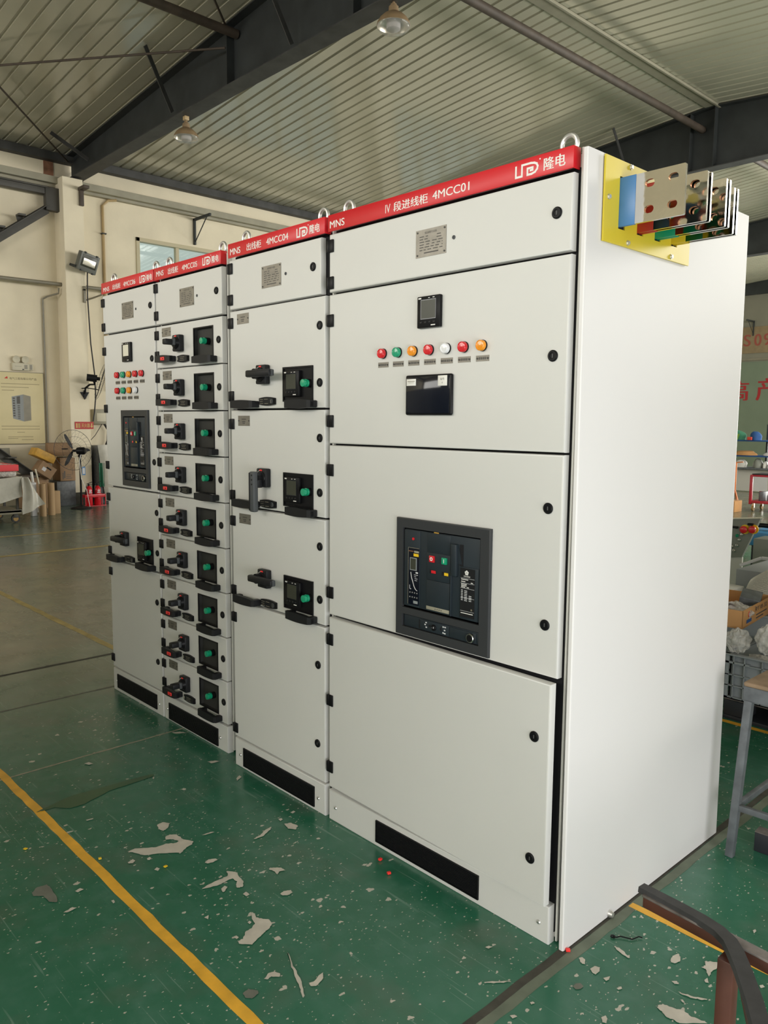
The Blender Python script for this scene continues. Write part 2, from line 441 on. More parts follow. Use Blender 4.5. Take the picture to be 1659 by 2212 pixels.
def obj(name, b, parent=None, loc=(0, 0, 0), rot=(0, 0, 0), smooth=35):
    me = b.me(name, smooth) if isinstance(b, B) else b
    o = bpy.data.objects.new(name, me); COL.objects.link(o)
    o.location = loc; o.rotation_euler = rot
    if parent: o.parent = parent
    return o
def tag(o, label, cat, group=None):
    o['label'] = label; o['category'] = cat
    if group: o['group'] = group
    return o
def thing(name, label, cat, loc=(0, 0, 0), rot=(0, 0, 0), group=None):
    o = bpy.data.objects.new(name, None); COL.objects.link(o)
    o.empty_display_size = 0.05
    o.location = loc; o.rotation_euler = rot
    return tag(o, label, cat, group)
def struct(name, b, **k):
    o = obj(name, b, **k); o['kind'] = 'structure'; return o
_tc = {}
def text_geo(body):
    if body not in _tc:
        c = bpy.data.curves.new('t', 'FONT'); c.body = body; c.resolution_u = 4
        o = bpy.data.objects.new('t', c); COL.objects.link(o)
        dg = bpy.context.evaluated_depsgraph_get()
        m = bpy.data.meshes.new_from_object(o.evaluated_get(dg))
        vs = [(v.co.x, v.co.y) for v in m.vertices]; fs = [list(p.vertices) for p in m.polygons]
        bpy.data.objects.remove(o); bpy.data.meshes.remove(m); bpy.data.curves.remove(c)
        x0, x1 = min(v[0] for v in vs), max(v[0] for v in vs); y0, y1 = min(v[1] for v in vs), max(v[1] for v in vs)
        _tc[body] = ([((x - x0) / (x1 - x0), (y - y0) / (y1 - y0)) for x, y in vs], fs)
    return _tc[body]
def text(b, body, x0, x1, z0, z1, y, m, plane='y', bold=0.0, flip=False):
    """writing filling the box x0..x1, z0..z1 on a plane; bold repeats it slightly offset"""
    vs, fs = text_geo(body)
    for k, dx in enumerate((0,) if not bold else (-bold, 0, bold)):
        pts = []
        for (u, v) in vs:
            a, c = x0 + u * (x1 - x0) + dx, z0 + v * (z1 - z0)
            yy = y - 0.00004 * k
            pts.append((a, yy, c) if plane == 'y' else (y + 0.0004 * k, a, c))
        b.add(pts, fs, m)
    return b

# ------------------------------------------------------------------ the hall
XL, XR, YF, YB, XRID, ZE, ZR = -13.2, 2.8, -10.9, 26.0, -5.2, 6.0, 6.66
def roof_z(x): return ZE + (ZR - ZE) * ((x - XL) / (XRID - XL) if x <= XRID else (XR - x) / (XR - XRID))
CHIPS= [[(-1.53,-0.502),(-1.533,-0.477),(-1.508,-0.463),(-1.482,-0.486),(-1.474,-0.506),(-1.498,-0.515)],[(-1.429,-0.524),(-1.436,-0.503),(-1.419,-0.483),(-1.372,-0.482),(-1.337,-0.463),(-1.322,-0.475),(-1.318,-0.5),(-1.296,-0.536),(-1.309,-0.543),(-1.339,-0.583),(-1.368,-0.633),(-1.397,-0.647),(-1.429,-0.666),(-1.431,-0.638),(-1.398,-0.589),(-1.389,-0.579),(-1.388,-0.542),(-1.369,-0.514),(-1.372,-0.501),(-1.395,-0.508),(-1.412,-0.529)],[(-1.365,-0.695),(-1.372,-0.674),(-1.357,-0.672),(-1.349,-0.685),(-1.356,-0.696)],[(-1.344,-0.636),(-1.347,-0.625),(-1.336,-0.624),(-1.328,-0.633),(-1.333,-0.639)],[(-1.264,-0.65),(-1.272,-0.637),(-1.258,-0.633),(-1.249,-0.645)],[(-1.19,-0.503),(-1.198,-0.484),(-1.186,-0.463),(-1.175,-0.462),(-1.172,-0.483),(-1.179,-0.501)],[(-1.221,-0.151),(-1.21,-0.128),(-1.176,-0.122),(-1.158,-0.144),(-1.183,-0.162)],[(-1.209,-0.293),(-1.212,-0.266),(-1.232,-0.226),(-1.236,-0.199),(-1.22,-0.213),(-1.2,-0.257),(-1.201,-0.29)],[(-1.262,-0.148),(-1.263,-0.134),(-1.251,-0.136),(-1.247,-0.15)],[(-1.275,-0.083),(-1.278,-0.066),(-1.267,-0.065),(-1.263,-0.081)],[(-1.096,-0.477),(-1.08,-0.464),(-1.064,-0.455),(-1.035,-0.465),(-1.003,-0.471),(-0.983,-0.489),(-0.991,-0.503),(-1.01,-0.495),(-1.021,-0.483),(-1.046,-0.486),(-1.048,-0.496),(-1.044,-0.545),(-1.06,-0.59),(-1.068,-0.567),(-1.068,-0.509),(-1.069,-0.49)],[(-1.015,-0.361),(-1.008,-0.35),(-0.99,-0.331),(-0.968,-0.329),(-0.976,-0.349),(-0.964,-0.365),(-0.987,-0.361),(-1.007,-0.367)],[(-0.871,-0.421),(-0.876,-0.404),(-0.865,-0.383),(-0.85,-0.39),(-0.85,-0.409),(-0.861,-0.421)],[(-0.95,-0.508),(-0.954,-0.494),(-0.934,-0.494),(-0.932,-0.507)],[(-1.021,-0.544),(-1.027,-0.527),(-1.016,-0.523),(-1.0,-0.544),(-1.002,-0.55)],[(-0.851,-0.54),(-0.841,-0.537),(-0.823,-0.545),(-0.802,-0.534),(-0.789,-0.522),(-0.767,-0.526),(-0.751,-0.549),(-0.746,-0.57),(-0.739,-0.588),(-0.725,-0.624),(-0.753,-0.649),(-0.768,-0.646),(-0.764,-0.629),(-0.786,-0.607),(-0.788,-0.583),(-0.801,-0.563),(-0.831,-0.554)],[(-0.82,-0.577),(-0.822,-0.568),(-0.812,-0.568),(-0.808,-0.577)],[(-0.787,-0.644),(-0.789,-0.635),(-0.778,-0.634),(-0.775,-0.643)],[(-0.586,-0.679),(-0.596,-0.657),(-0.591,-0.641),(-0.573,-0.635),(-0.564,-0.644),(-0.58,-0.659),(-0.577,-0.673)],[(-0.631,-0.569),(-0.62,-0.571),(-0.574,-0.592),(-0.532,-0.604),(-0.502,-0.616),(-0.463,-0.637),(-0.459,-0.645),(-0.487,-0.631),(-0.528,-0.616),(-0.574,-0.598)],[(-0.493,-0.6),(-0.488,-0.584),(-0.498,-0.556),(-0.499,-0.545),(-0.481,-0.56),(-0.47,-0.592),(-0.48,-0.604)],[(-0.927,-0.66),(-0.928,-0.644),(-0.911,-0.656)],[(-1.658,-0.079),(-1.678,-0.052),(-1.659,-0.053),(-1.64,-0.086)],[(-1.887,-0.082),(-1.875,-0.05),(-1.853,-0.039),(-1.859,-0.075)],[(-2.288,-0.036),(-2.272,-0.003),(-2.232,0.016),(-2.263,-0.029)],[(-2.225,-0.487),(-2.228,-0.466),(-2.199,-0.458),(-2.2,-0.477)],[(-1.321,-0.892),(-1.326,-0.874),(-1.313,-0.867),(-1.308,-0.888)],[(-1.235,-0.962),(-1.244,-0.932),(-1.232,-0.922),(-1.228,-0.95)],[(-1.195,-0.83),(-1.195,-0.822),(-1.18,-0.824),(-1.178,-0.831)],[(-1.741,-0.682),(-1.736,-0.656),(-1.729,-0.659),(-1.732,-0.682)],[(-1.9,-0.334),(-1.903,-0.323),(-1.884,-0.335)],[(-1.354,-0.418),(-1.352,-0.383),(-1.343,-0.373),(-1.347,-0.41)],[(-0.061,0.019),(-0.056,0.028),(-0.045,0.025),(-0.035,0.008),(-0.041,0.004),(-0.05,0.008)],[(-0.015,0.003),(-0.013,0.021),(0.0,0.028),(0.008,0.012),(0.008,-0.006),(-0.003,-0.006)],[(0.029,-0.003),(0.038,0.017),(0.043,0.004),(0.041,-0.007)],[(0.118,0.198),(0.113,0.221),(0.119,0.242),(0.13,0.233),(0.138,0.214),(0.131,0.195),(0.122,0.194)],[(0.189,0.236),(0.194,0.25),(0.185,0.265),(0.195,0.278),(0.214,0.288),(0.22,0.264),(0.217,0.24),(0.221,0.214),(0.209,0.225),(0.2,0.237)],[(0.218,0.192),(0.22,0.206),(0.231,0.19),(0.224,0.185)],[(-0.021,0.137),(-0.007,0.141),(0.014,0.135),(0.036,0.125),(0.034,0.12),(0.013,0.122),(-0.008,0.128)],[(0.16,0.123),(0.169,0.133),(0.179,0.127),(0.171,0.118)],[(0.178,0.011),(0.185,0.026),(0.201,0.029),(0.233,0.043),(0.256,0.037),(0.286,0.048),(0.294,0.046),(0.247,-0.005),(0.233,-0.005),(0.216,-0.01),(0.202,-0.003),(0.182,0.004)],[(0.191,0.097),(0.209,0.103),(0.232,0.113),(0.256,0.128),(0.248,0.114),(0.229,0.103),(0.203,0.095)],[(0.103,-0.133),(0.107,-0.119),(0.116,-0.125),(0.123,-0.141),(0.114,-0.145)],[(0.074,-0.011),(0.079,0.004),(0.085,-0.002),(0.081,-0.013)],[(-0.05,-0.223),(-0.047,-0.215),(-0.04,-0.216),(-0.043,-0.227)],[(-0.057,-0.298),(-0.051,-0.287),(-0.042,-0.287),(-0.046,-0.301)],[(0.219,0.505),(0.222,0.515),(0.228,0.509),(0.227,0.493)],[(0.327,0.28),(0.332,0.29),(0.34,0.285),(0.334,0.273)],[(-0.177,-0.251),(-0.152,-0.22),(-0.135,-0.197),(-0.13,-0.199),(-0.155,-0.231),(-0.175,-0.255)],[(-0.268,-0.141),(-0.265,-0.128),(-0.254,-0.123),(-0.257,-0.138)],[(0.209,0.074),(0.213,0.079),(0.223,0.071),(0.217,0.069)]]
GRAY= [[(-0.578,-0.751),(-0.583,-0.731),(-0.56,-0.716),(-0.55,-0.722),(-0.546,-0.744),(-0.561,-0.755)],[(-1.403,-0.997),(-1.423,-0.973),(-1.419,-0.944),(-1.381,-0.942),(-1.323,-0.948),(-1.302,-0.957),(-1.32,-0.974),(-1.361,-0.974),(-1.381,-0.997)],[(-0.008,-0.09),(-0.009,-0.075),(-0.001,-0.065),(0.011,-0.07),(0.011,-0.084),(0.002,-0.095)]]
BITS= [(-1.682,-0.92),(-1.449,-0.755),(-1.255,-0.614)]
STAIN= [[(-1.926,-0.797),(-1.941,-0.744),(-1.968,-0.642),(-1.956,-0.528),(-1.951,-0.43),(-1.934,-0.316),(-1.912,-0.319),(-1.909,-0.45),(-1.91,-0.515),(-1.866,-0.637),(-1.87,-0.689),(-1.918,-0.73),(-1.919,-0.767)]]

def build_floor():
    b = B()
    b.add([(XL, YF, 0), (XR, YF, 0), (XR, YB, 0), (XL, YB, 0)], [(0, 1, 2, 3)], 'floor_green')
    b.add([(XL, YF, -.2), (XR, YF, -.2), (XR, YB, -.2), (XL, YB, -.2)], [(3, 2, 1, 0)], 'floor_green')
    lv = [0.0004]
    def rect(x0, x1, y0, y1, m, wob=0.0, step=0.12):
        # a painted band with slightly uneven edges
        lv[0] += 0.00004; z = lv[0]
        along_x = (x1 - x0) > (y1 - y0); L = (x1 - x0) if along_x else (y1 - y0)
        n = max(1, int(L / step)) if wob else 1
        a, c = [], []
        for i in range(n + 1):
            t = i / n
            e1, e2 = random.uniform(-wob, wob), random.uniform(-wob, wob)
            if along_x: a.append((x0 + L * t, y0 + e1, z)); c.append((x0 + L * t, y1 + e2, z))
            else: a.append((x1 + e1, y0 + L * t, z)); c.append((x0 + e2, y0 + L * t, z))
        b.add(a + c, [(i, i + 1, n + 2 + i, n + 1 + i) for i in range(n)], m)
    rect(-0.098, -0.066, YF, 8, 'dusty_edge', 0.003, 0.05)
    rect(-0.122, -0.098, YF, 8, 'joint_dark', 0.002)
    rect(-3.735, -3.70, YF, 0.34, 'joint_dark', 0.004, 0.2)
    rect(-3.125, -3.105, YF, 0.3, 'chip_grey', 0.004, 0.1)
    rect(-2.309, -2.298, YF, 0.3, 'joint_beige', 0.002, 0.03)
    rect(-11.5, XR, -0.803, -0.769, 'line_yellow', 0.0022, 0.06)
    rect(-0.093, XR, 0.341, 0.368, 'line_yellow', 0.0012, 0.06)
    rect(-7.9, -3.2, 0.352, 0.402, 'line_worn', 0.004, 0.1)
    rect(-9.49, -9.42, -9, 9, 'line_worn', 0.006, 0.15)
    rect(-8.0, -7.91, -9, 9, 'line_worn', 0.006, 0.15)
    rect(-0.85, XR, 2.092, 2.128, 'line_yellow', 0.002, 0.08)
    rect(-7.0, -1.0, 8.6, 8.66, 'line_yellow', 0.002, 0.2)
    def rag(poly, amp, n=4):
        out = []
        for i, (x, y) in enumerate(poly):
            x2, y2 = poly[(i + 1) % len(poly)]
            for k in range(n):
                t = k / n; j = amp if k else 0
                out.append((x + (x2 - x) * t + random.uniform(-j, j), y + (y2 - y) * t + random.uniform(-j, j)))
        return out
    for lst, m, z in ((STAIN, 'oil_stain', 0.0018), (GRAY, 'chip_grey', 0.0020), (CHIPS, 'chip_concrete', 0.0022)):
        for poly in lst:
            L = max(math.dist(poly[0], q) for q in poly)
            pts = rag(poly, min(0.0022, L * 0.03))
            b.add([(x, y, z) for x, y in pts], [list(range(len(pts)))], m)
    o = struct('floor', b, smooth=0)
build_floor()

def wall_cells(b, fixed, a0, a1, z0, z1, holes, m, axis, t=0.2, out=-1):
    """wall with rectangular openings: axis 'x' wall at x=fixed spanning y; axis 'y' wall at y=fixed spanning x"""
    A = sorted({a0, a1} | {q for h in holes for q in h[:2]}); Z = sorted({z0, z1} | {q for h in holes for q in h[2:4]})
    for i in range(len(A) - 1):
        for k in range(len(Z) - 1):
            ca, cz = (A[i] + A[i + 1]) / 2, (Z[k] + Z[k + 1]) / 2
            if any(h[0] < ca < h[1] and h[2] < cz < h[3] for h in holes): continue
            if axis == 'x': b.box(fixed, fixed + out * t, A[i], A[i + 1], Z[k], Z[k + 1], m)
            else: b.box(A[i], A[i + 1], fixed, fixed + out * t, Z[k], Z[k + 1], m)
WL = [(5.2, 10.4, 2.6, 4.86), (12.2, 17.4, 2.6, 4.86), (19.6, 24.8, 2.6, 4.86)]
b = B(); wall_cells(b, XL, YF, YB, 0, 5.98, WL, 'plaster', 'x', out=-1)
# pilaster under the first roof frame, and those under the further ones
b.box(XL, -12.8, 3.712, 4.06, 0.2, 5.56, 'plaster', 0.006)
b.box(XL, -12.795, 3.705, 4.065, 0, 0.2, 'joint_dark')
for y in (11.42, 18.72): b.box(XL, -12.8, y - .2, y + .2, 0, 5.56, 'plaster')
b.box(XL, XL + 0.02, 3.556, 3.715, 5.56, 5.86, 'brick')
struct('wall_left', b, smooth=0)
b = B(); wall_cells(b, YB, XL, XR, 0, 3.62, [(-5.55, .55, 0, 3.62)], 'green_dado', 'y', out=1)
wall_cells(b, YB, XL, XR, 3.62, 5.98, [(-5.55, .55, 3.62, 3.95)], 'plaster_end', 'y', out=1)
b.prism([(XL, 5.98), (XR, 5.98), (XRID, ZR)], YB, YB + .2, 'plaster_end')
struct('wall_back', b, smooth=0)
b = B(); wall_cells(b, XR, YF, YB, 0, 5.98, [(-5.5, .15, 0, 3.95), (6.0, 24.0, 3.0, 5.2), (10.9, 17.1, 0, 2.9)], 'plaster', 'x', out=1)
struct('wall_right', b, smooth=0)
b = B(); wall_cells(b, YF, XL, XR, 0, 5.98, [(-12.6, -6.9, 3.1, 5.3), (-4.45, 2.05, 3.1, 5.3)], 'plaster', 'y', out=-1)
b.prism([(XL, 5.98), (XR, 5.98), (XRID, ZR)], YF - .2, YF, 'plaster')
struct('wall_front', b, smooth=0)
# roof: ribbed steel sheet running up the slope
def build_roof():
    b = B(); ys = []; y = YF
    while y < YB:
        ys += [(y, 0), (y + 0.155, 0), (y + 0.165, 0.022), (y + 0.19, 0.022)]; y += 0.2
    for (xa, xb) in ((XL, XRID), (XRID, XR)):
        vs = []; n = len(ys)
        for x in (xa, xb): vs += [(x, yy, roof_z(x) + dz) for yy, dz in ys]
        b.add(vs, [(i, i + 1, n + i + 1, n + i) for i in range(n - 1)], 'roof_sheet')
        b.add([(xa, YF - .2, roof_z(xa) + .08), (xb, YF - .2, roof_z(xb) + .08), (xb, YB + .2, roof_z(xb) + .08), (xa, YB + .2, roof_z(xa) + .08)], [(0, 1, 2, 3)], 'roof_sheet')
    struct('ceiling', b, smooth=0)
build_roof()
# ridge capping seen from below
b = B(); b.box(-5.31, -5.13, YF, YB, ZR - .03, ZR - .012, 'rail_paint', .004)
b.box(-5.13, -5.095, YF, YB, ZR - .05, ZR - .012, 'rail_paint', .004)
struct('trim_1', b, smooth=0)
# gutter angle along the eaves of the left wall
b = B(); b.box(XL, XL + .16, YF, YB, 5.86, 5.995, 'flange_steel', .01); struct('trim_2', b, smooth=0)
b = B(); b.box(XR - .16, XR, YF, YB, 5.86, 5.995, 'flange_steel', .01); struct('trim_3', b, smooth=0)
# end wall dark eaves beam
b = B(); b.box(XL, XR, YB - .12, YB, 5.84, 6.42, 'dark_steel'); struct('trim_4', b, smooth=0)

# roof frames (tapered portal rafters) -------------------------------------
def rafter(y, label, braces=()):
    t = thing('roof_beam', label, 'roof beam', (XRID, y, 0), group='portal roof beams' if label.startswith('dark steel roof beam further') else None)
    b = B()
    zb = lambda x: 5.60 + 0.08 * min(1, (x - XL) / 5.2) if x < XRID else 5.68
    pts = [XL + .05, -10.6, -8.0, XRID, 0, XR - .05]
    poly = [(x - XRID, zb(x)) for x in pts] + [(x - XRID, roof_z(x) - .03) for x in reversed(pts)]
    b.prism(poly, -.006, .006, 'dark_steel')
    for i in range(len(pts) - 1):
        xa, xb = pts[i], pts[i + 1]
        b.beam((xa - XRID, 0, zb(xa) - .006), (xb - XRID, 0, zb(xb) - .006), .24, .014, 'flange_steel')
        b.beam((xa - XRID, 0, roof_z(xa) - .028), (xb - XRID, 0, roof_z(xb) - .028), .24, .014, 'dark_steel')
    obj('girder', b, t, smooth=0)
    for xs in (-7.97, XRID - .35, XRID + .06, -2.4):
        s = B(); s.box(-.006, .006, -.115, .115, zb(xs), roof_z(xs) - .03, 'dark_steel')
        obj('stiffener', s, t, (xs - XRID, 0, 0), smooth=0)
    for (xa, xb) in braces:
        s = B(); s.beam((xa - XRID, -.12, 5.72), (xb - XRID, -.66, roof_z(xb) - .02), .06, .012, 'flange_steel', up=(1, 0, 0))
        obj('fly_brace', s, t, smooth=0)
    return t
rafter(4.02, 'dark steel roof beam over the row of cabinets, two bell lamps under it', ((-9.36, -9.05), (-12.17, -12.32), (-6.6, -6.55)))
rafter(11.42, 'dark steel roof beam behind the top of the tall incoming cabinet', ((-6.62, -6.66), (-2.0, -1.9)))
rafter(18.72, 'dark steel roof beam second beyond the busbars, near the end wall')
rafter(-3.38, 'dark steel roof beam over the front of the hall, behind the viewer')

# struts and bracing rods
def rod(name, label, cat, p, q, r, m, group=None):
    b = B(); c = Vector(p); b.cyl((0, 0, 0), Vector(q) - c, r, m, 14)
    return tag(obj(name, b, loc=p), label, cat, group)
rod('strut_pipe', 'rusty brown strut pipe between the beams, left of the near bell lamps', 'pipe', (-7.86, -3.36, 6.27), (-7.86, 3.99, 6.27), .055, 'rust_pipe')
rod('strut_pipe', 'rusty brown strut pipe crossing the roof above the busbars', 'pipe', (-5.37, 4.05, 6.32), (-5.37, 11.39, 6.32), .055, 'rust_pipe')
rod('strut_pipe', 'far brown strut pipe beyond the second roof beam', 'pipe', (-5.37, 11.45, 6.32), (-5.37, 18.7, 6.32), .055, 'rust_pipe')
rod('bracing_rod', 'thin brown bracing rod running flat across the top left roof', 'rod', (-8.02, 3.92, 6.14), (-13.1, -.25, 6.0), .014, 'rust_pipe')
rod('bracing_rod', 'thin brown bracing rod sloping down to the head of the pilaster', 'rod', (-13.02, 3.9, 5.88), (-8.0, -.3, 6.2), .014, 'rust_pipe')
rod('bracing_rod', 'thin brown bracing rod above the strut pipe at the top edge', 'rod', (-7.94, 3.92, 6.30), (-5.4, 1.3, 6.56), .014, 'rust_pipe')

# bell lamps ---------------------------------------------------------------
def bell_lamp(loc, label, bracket_m):
    t = thing('bell_lamp', label, 'lamp', loc)
    s = B(); s.lathe((0, 0, 0), (0, 0, 1), [(.155, 0), (.158, .004), (.15, .03), (.13, .065), (.095, .10), (.055, .125), (.048, .13), (.045, .18), (.03, .19), (.028, .205), (0, .205)], 'lamp_enamel', 32)
    s.lathe((0, 0, 0), (0, 0, 1), [(.155, .0005), (.146, .03), (.126, .062), (.09, .096), (.05, .118), (0, .12)], 'lamp_inner', 32)
    obj('lamp_shade', s, t)
    s = B(); s.lathe((0, 0, -.045), (0, 0, 1), [(0, 0), (.05, .002), (.064, .012), (.066, .03), (.066, .10), (.05, .12), (0, .125)], 'bulb', 28); obj('bulb', s, t)
    s = B(); s.lathe((0, 0, 0), (0, 0, -1), [(.157, 0), (.152, .02), (.135, .04), (.08, .056), (0, .06)], 'clear_plastic', 32); obj('glass_cover', s, t)
    s = B(); s.cyl((0, 0, .2), (0, 0, .235), .012, 'lamp_enamel', 10)
    s.box(-.03, .03, -.03, .03, .228, 5.666 - loc[2], bracket_m, .004); obj('hanging_bracket', s, t)
    t.scale = (1.08, 1.08, 1.0)
    return t
bell_lamp((-9.2, 4.02, 5.37), 'beige bell lamp under the roof beam, further one, above the left cabinets', 'conduit')
bell_lamp((-5.06, 4.02, 5.44), 'beige bell lamp hanging nearest, at the top edge of the roof beam', 'rust_pipe')

# left wall windows --------------------------------------------------------
for i, (a, c, e, g) in enumerate(WL):
    b = B()
    f = .07
    for (y0, y1, z0, z1) in ((a, c, e, e + f), (a, c, g - f, g), (a, a + f, e, g), (c - f, c, e, g)): b.box(XL - .1, XL + .02, y0, y1, z0, z1, 'beige_frame', .004)
    for q in (.165, .333, .5, .667, .833):
        y = a + (c - a) * q; b.box(XL - .09, XL - .01, y - .035, y + .035, e, g, 'beige_frame', .004)
    o = struct('window_%d' % (i + 1), b, smooth=0)
    p = B(); p.box(XL - .06, XL - .055, a + f, c - f, e + f, g - f, 'window_glass'); obj('pane', p, o, smooth=0)

# crane rail, pipes and brackets on the left wall --------------------------
b = B(); b.box(XL, XL + .2, YF + .1, YB - .15, 5.47, 5.585, 'rail_paint', .006); b.box(XL, XL + .1, YF + .1, YB - .15, 5.425, 5.47, 'rail_paint')
tag(obj('cable_duct', b, smooth=0), 'long grey-beige duct running high along the left wall', 'duct')
def tri_bracket(loc, label, sgn=1, m='dark_steel'):
    b = B(); b.box(0, .05, -.02, .02, -.5, 0, m, .004); b.box(0, .62, -.02, .02, -.05, 0, m, .004); b.beam((.03, 0, -.46), (.5, 0, -.03), .012, .018, m)
    o = obj('wall_bracket', b, loc=loc, rot=(0, 0, 0 if sgn == 1 else -PI / 2)); return tag(o, label, 'bracket')
tri_bracket((XL, 6.42, 5.40), 'black triangular steel bracket above the window, under the duct')
tri_bracket((-10.35, YB, 4.98), 'black triangular bracket high on the far end wall', -1)
b = B(); b.box(-.03, .25, -.05, .05, -.05, 0, 'rust_pipe', .004); b.box(0, .05, -.035, .035, -.3, 0, 'rust_pipe', .004)
tag(obj('wall_bracket', b, loc=(-12.8, 4.02, 5.42)), 'rusty brown angle bracket on the pilaster below the duct', 'bracket')
rod('water_pipe', 'grey horizontal pipe along the left wall at mid height', 'pipe', (-12.99, -3, 3.74), (-12.99, 12, 3.86), .033, 'pipe_grey')
b = B(); b.tube([(-12.99, 3.66, 3.73), (-13.0, 3.66, 3.64), (-13.1, 3.5, 3.58), (-13.17, 3.45, 3.54), (-13.17, 3.45, 3.4), (-13.17, 3.45, 1.0)], .016, 'pipe_grey')
tag(obj('drop_pipe', b), 'thin grey pipe dropping beside the poster from the horizontal pipe', 'pipe')
b = B(); b.tube([(-12.99, 4.42, 3.78), (-12.99, 4.42, 3.70), (-13.1, 4.3, 3.64), (-13.17, 4.2, 3.6)], .016, 'pipe_grey')
tag(obj('drop_pipe', b), 'short branch pipe right of the pilaster under the grey pipe', 'pipe')
b = B(); b.tube([(-13.1, 4.8, 5.42), (-13.15, 4.66, 5.40), (-13.17, 4.57, 5.3), (-13.17, 4.57, 2)], .024, 'conduit'); b.box(-13.2, -13.13, 4.53, 4.61, 4.8, 4.82, 'dark_steel')
tag(obj('conduit', b), 'tan vertical conduit between the pilaster and the window', 'pipe')
b = B(); b.tube([(-13.15, 4.19, 5.58), (-13.12, 4.2, 5.66), (-12.95, 4.24, 5.72), (-12.8, 4.1, 5.7)], .016, 'rust_pipe')
tag(obj('cable', b), 'short rusty cable loop at the foot of the roof beam', 'cable')
b = B(); b.box(-12.8, -12.76, 4.0, 4.04, 3.5, 3.78, 'pipe_grey', .004); b.box(-13.0, -12.76, 4.0, 4.04, 3.70, 3.73, 'pipe_grey', .004)
tag(obj('wall_bracket', b), 'small grey pipe clip on the pilaster holding the horizontal pipe', 'bracket')
# floodlight on the pilaster
t = thing('floodlight', 'square grey floodlight tilted on the white pilaster', 'lamp', (-12.62, 4.02, 4.15), (math.radians(-9), math.radians(16), math.radians(14)))
b = B(); b.box(-.05, .05, -.19, .19, -.155, .155, 'flood_grey', .012); b.box(-.12, -.05, -.14, .14, -.11, .11, 'flood_grey', .02); obj('housing', b, t)
b = B(); b.box(.045, .056, -.155, .155, -.08, .12, 'lcd', .004); b.box(.05, .059, -.125, .125, -.05, .06, 'lamp_inner', .003); obj('lens', b, t)
b = B(); b.box(-.14, .0, -.215, -.2, -.14, -.1, 'dark_steel'); b.box(-.15, -.12, -.215, .215, -.14, -.1, 'dark_steel'); b.box(-.14, .0, .2, .215, -.14, -.1, 'dark_steel'); obj('bracket', b, t)
for y in (-.12, .12):
    for z in (-.15, .15): b = B(); b.box(.03, .065, y - .015, y + .015, z - .015, z + .015, 'dark_steel', .002); obj('clip', b, t)
b = B(); b.tube([(-12.7, 4.05, 4.0), (-12.75, 4.06, 3.6), (-12.77, 4.10, 2.8), (-12.77, 4.15, 2.3), (-12.77, 4.16, 1.9), (-12.77, 4.13, 1.62), (-12.77, 4.1, 1.45)], .012, 'cable_black')
tag(obj('power_cable', b), 'black cable hanging down the pilaster from the floodlight', 'cable')
# wall fan on the pilaster
def fan_cage(b, R, n, m, d=.09, wires=.003):
    for rr, dz in ((R, 0), (R * .66, d * .8), (R * .33, d)): b.tube([(dz, rr * math.cos(2 * PI * i / 40), rr * math.sin(2 * PI * i / 40)) for i in range(40)], wires * (1.2 if rr == R else .7), m, 5, True)
    for s in (1, -1):
        for i in range(n):
            a = 2 * PI * i / n
            b.tube([(s * dz, rr * math.cos(a + tw), rr * math.sin(a + tw)) for rr, dz, tw in ((R, 0, 0), (R * .8, d * .7, .12), (R * .45, d, .3), (.04, d * 1.05, .5))], wires * .32, m, 4)
def blades(b, R, m):
    for k in range(3):
        a = 2 * PI * k / 3 + .5
        M = Matrix.Rotation(a, 4, 'X') @ Matrix.Rotation(0.45, 4, 'Z')
        vs = []
        for (z, w1, w2, x1) in ((.03, -.014, .014, 0), (R * .4, -.034, .03, .006), (R * .8, -.030, .022, .008), (R * .97, -.007, .006, .008)):
            for wv, xo in ((w1, -x1), (w2, x1)):
                vs += [tuple(M @ Vector((xo, wv, z))), tuple(M @ Vector((xo + .005, wv, z)))]
        fs = []
        for i in range(3):
            o = i * 4; fs += [(o, o + 4, o + 6, o + 2), (o + 1, o + 3, o + 7, o + 5), (o, o + 1, o + 5, o + 4), (o + 2, o + 6, o + 7, o + 3)]
        fs += [(0, 2, 3, 1), (12, 13, 15, 14)]
        b.add(vs, fs, m)
t = thing('wall_fan', 'dark wall-mounted fan seen edge-on, fixed to the pilaster', 'fan', (-12.8, 3.97, 1.93))
b = B(); b.prism([(-.08, .03), (.08, .03), (0, -.10)], 0, .02, 'black_plastic', 'x'); b.box(0.01, .03, -.02, .02, -.08, .06, 'black_plastic'); obj('wall_plate', b, t)
b = B(); b.tube([(.03, 0, 0), (.05, 0, .10), (.12, .05, .16), (.26, .08, .16), (.27, .06, .22)], .017, 'black_plastic'); b.tube([(.01, -.05, .095), (.1, .02, .1), (.26, .14, .07)], .008, 'black_plastic'); obj('arm', b, t)
h = B(); h.cyl((-.17, 0, 0), (.0, 0, 0), .062, 'dark_plastic', 20); h.cyl((0, 0, 0), (.05, 0, 0), .03, 'dark_plastic')
hr = (0, math.radians(-8), math.radians(62))
obj('motor', h, t, (.27, .12, .26), (0, math.radians(6), math.radians(67)))
h = B(); fan_cage(h, .35, 36, 'cable_black', .05); obj('cage', h, t, (.30, .175, .215), (0, math.radians(17), math.radians(67)))
h = B(); blades(h, .32, 'dark_plastic'); obj('blades', h, t, (.30, .175, .215), (0, math.radians(17), math.radians(67)))
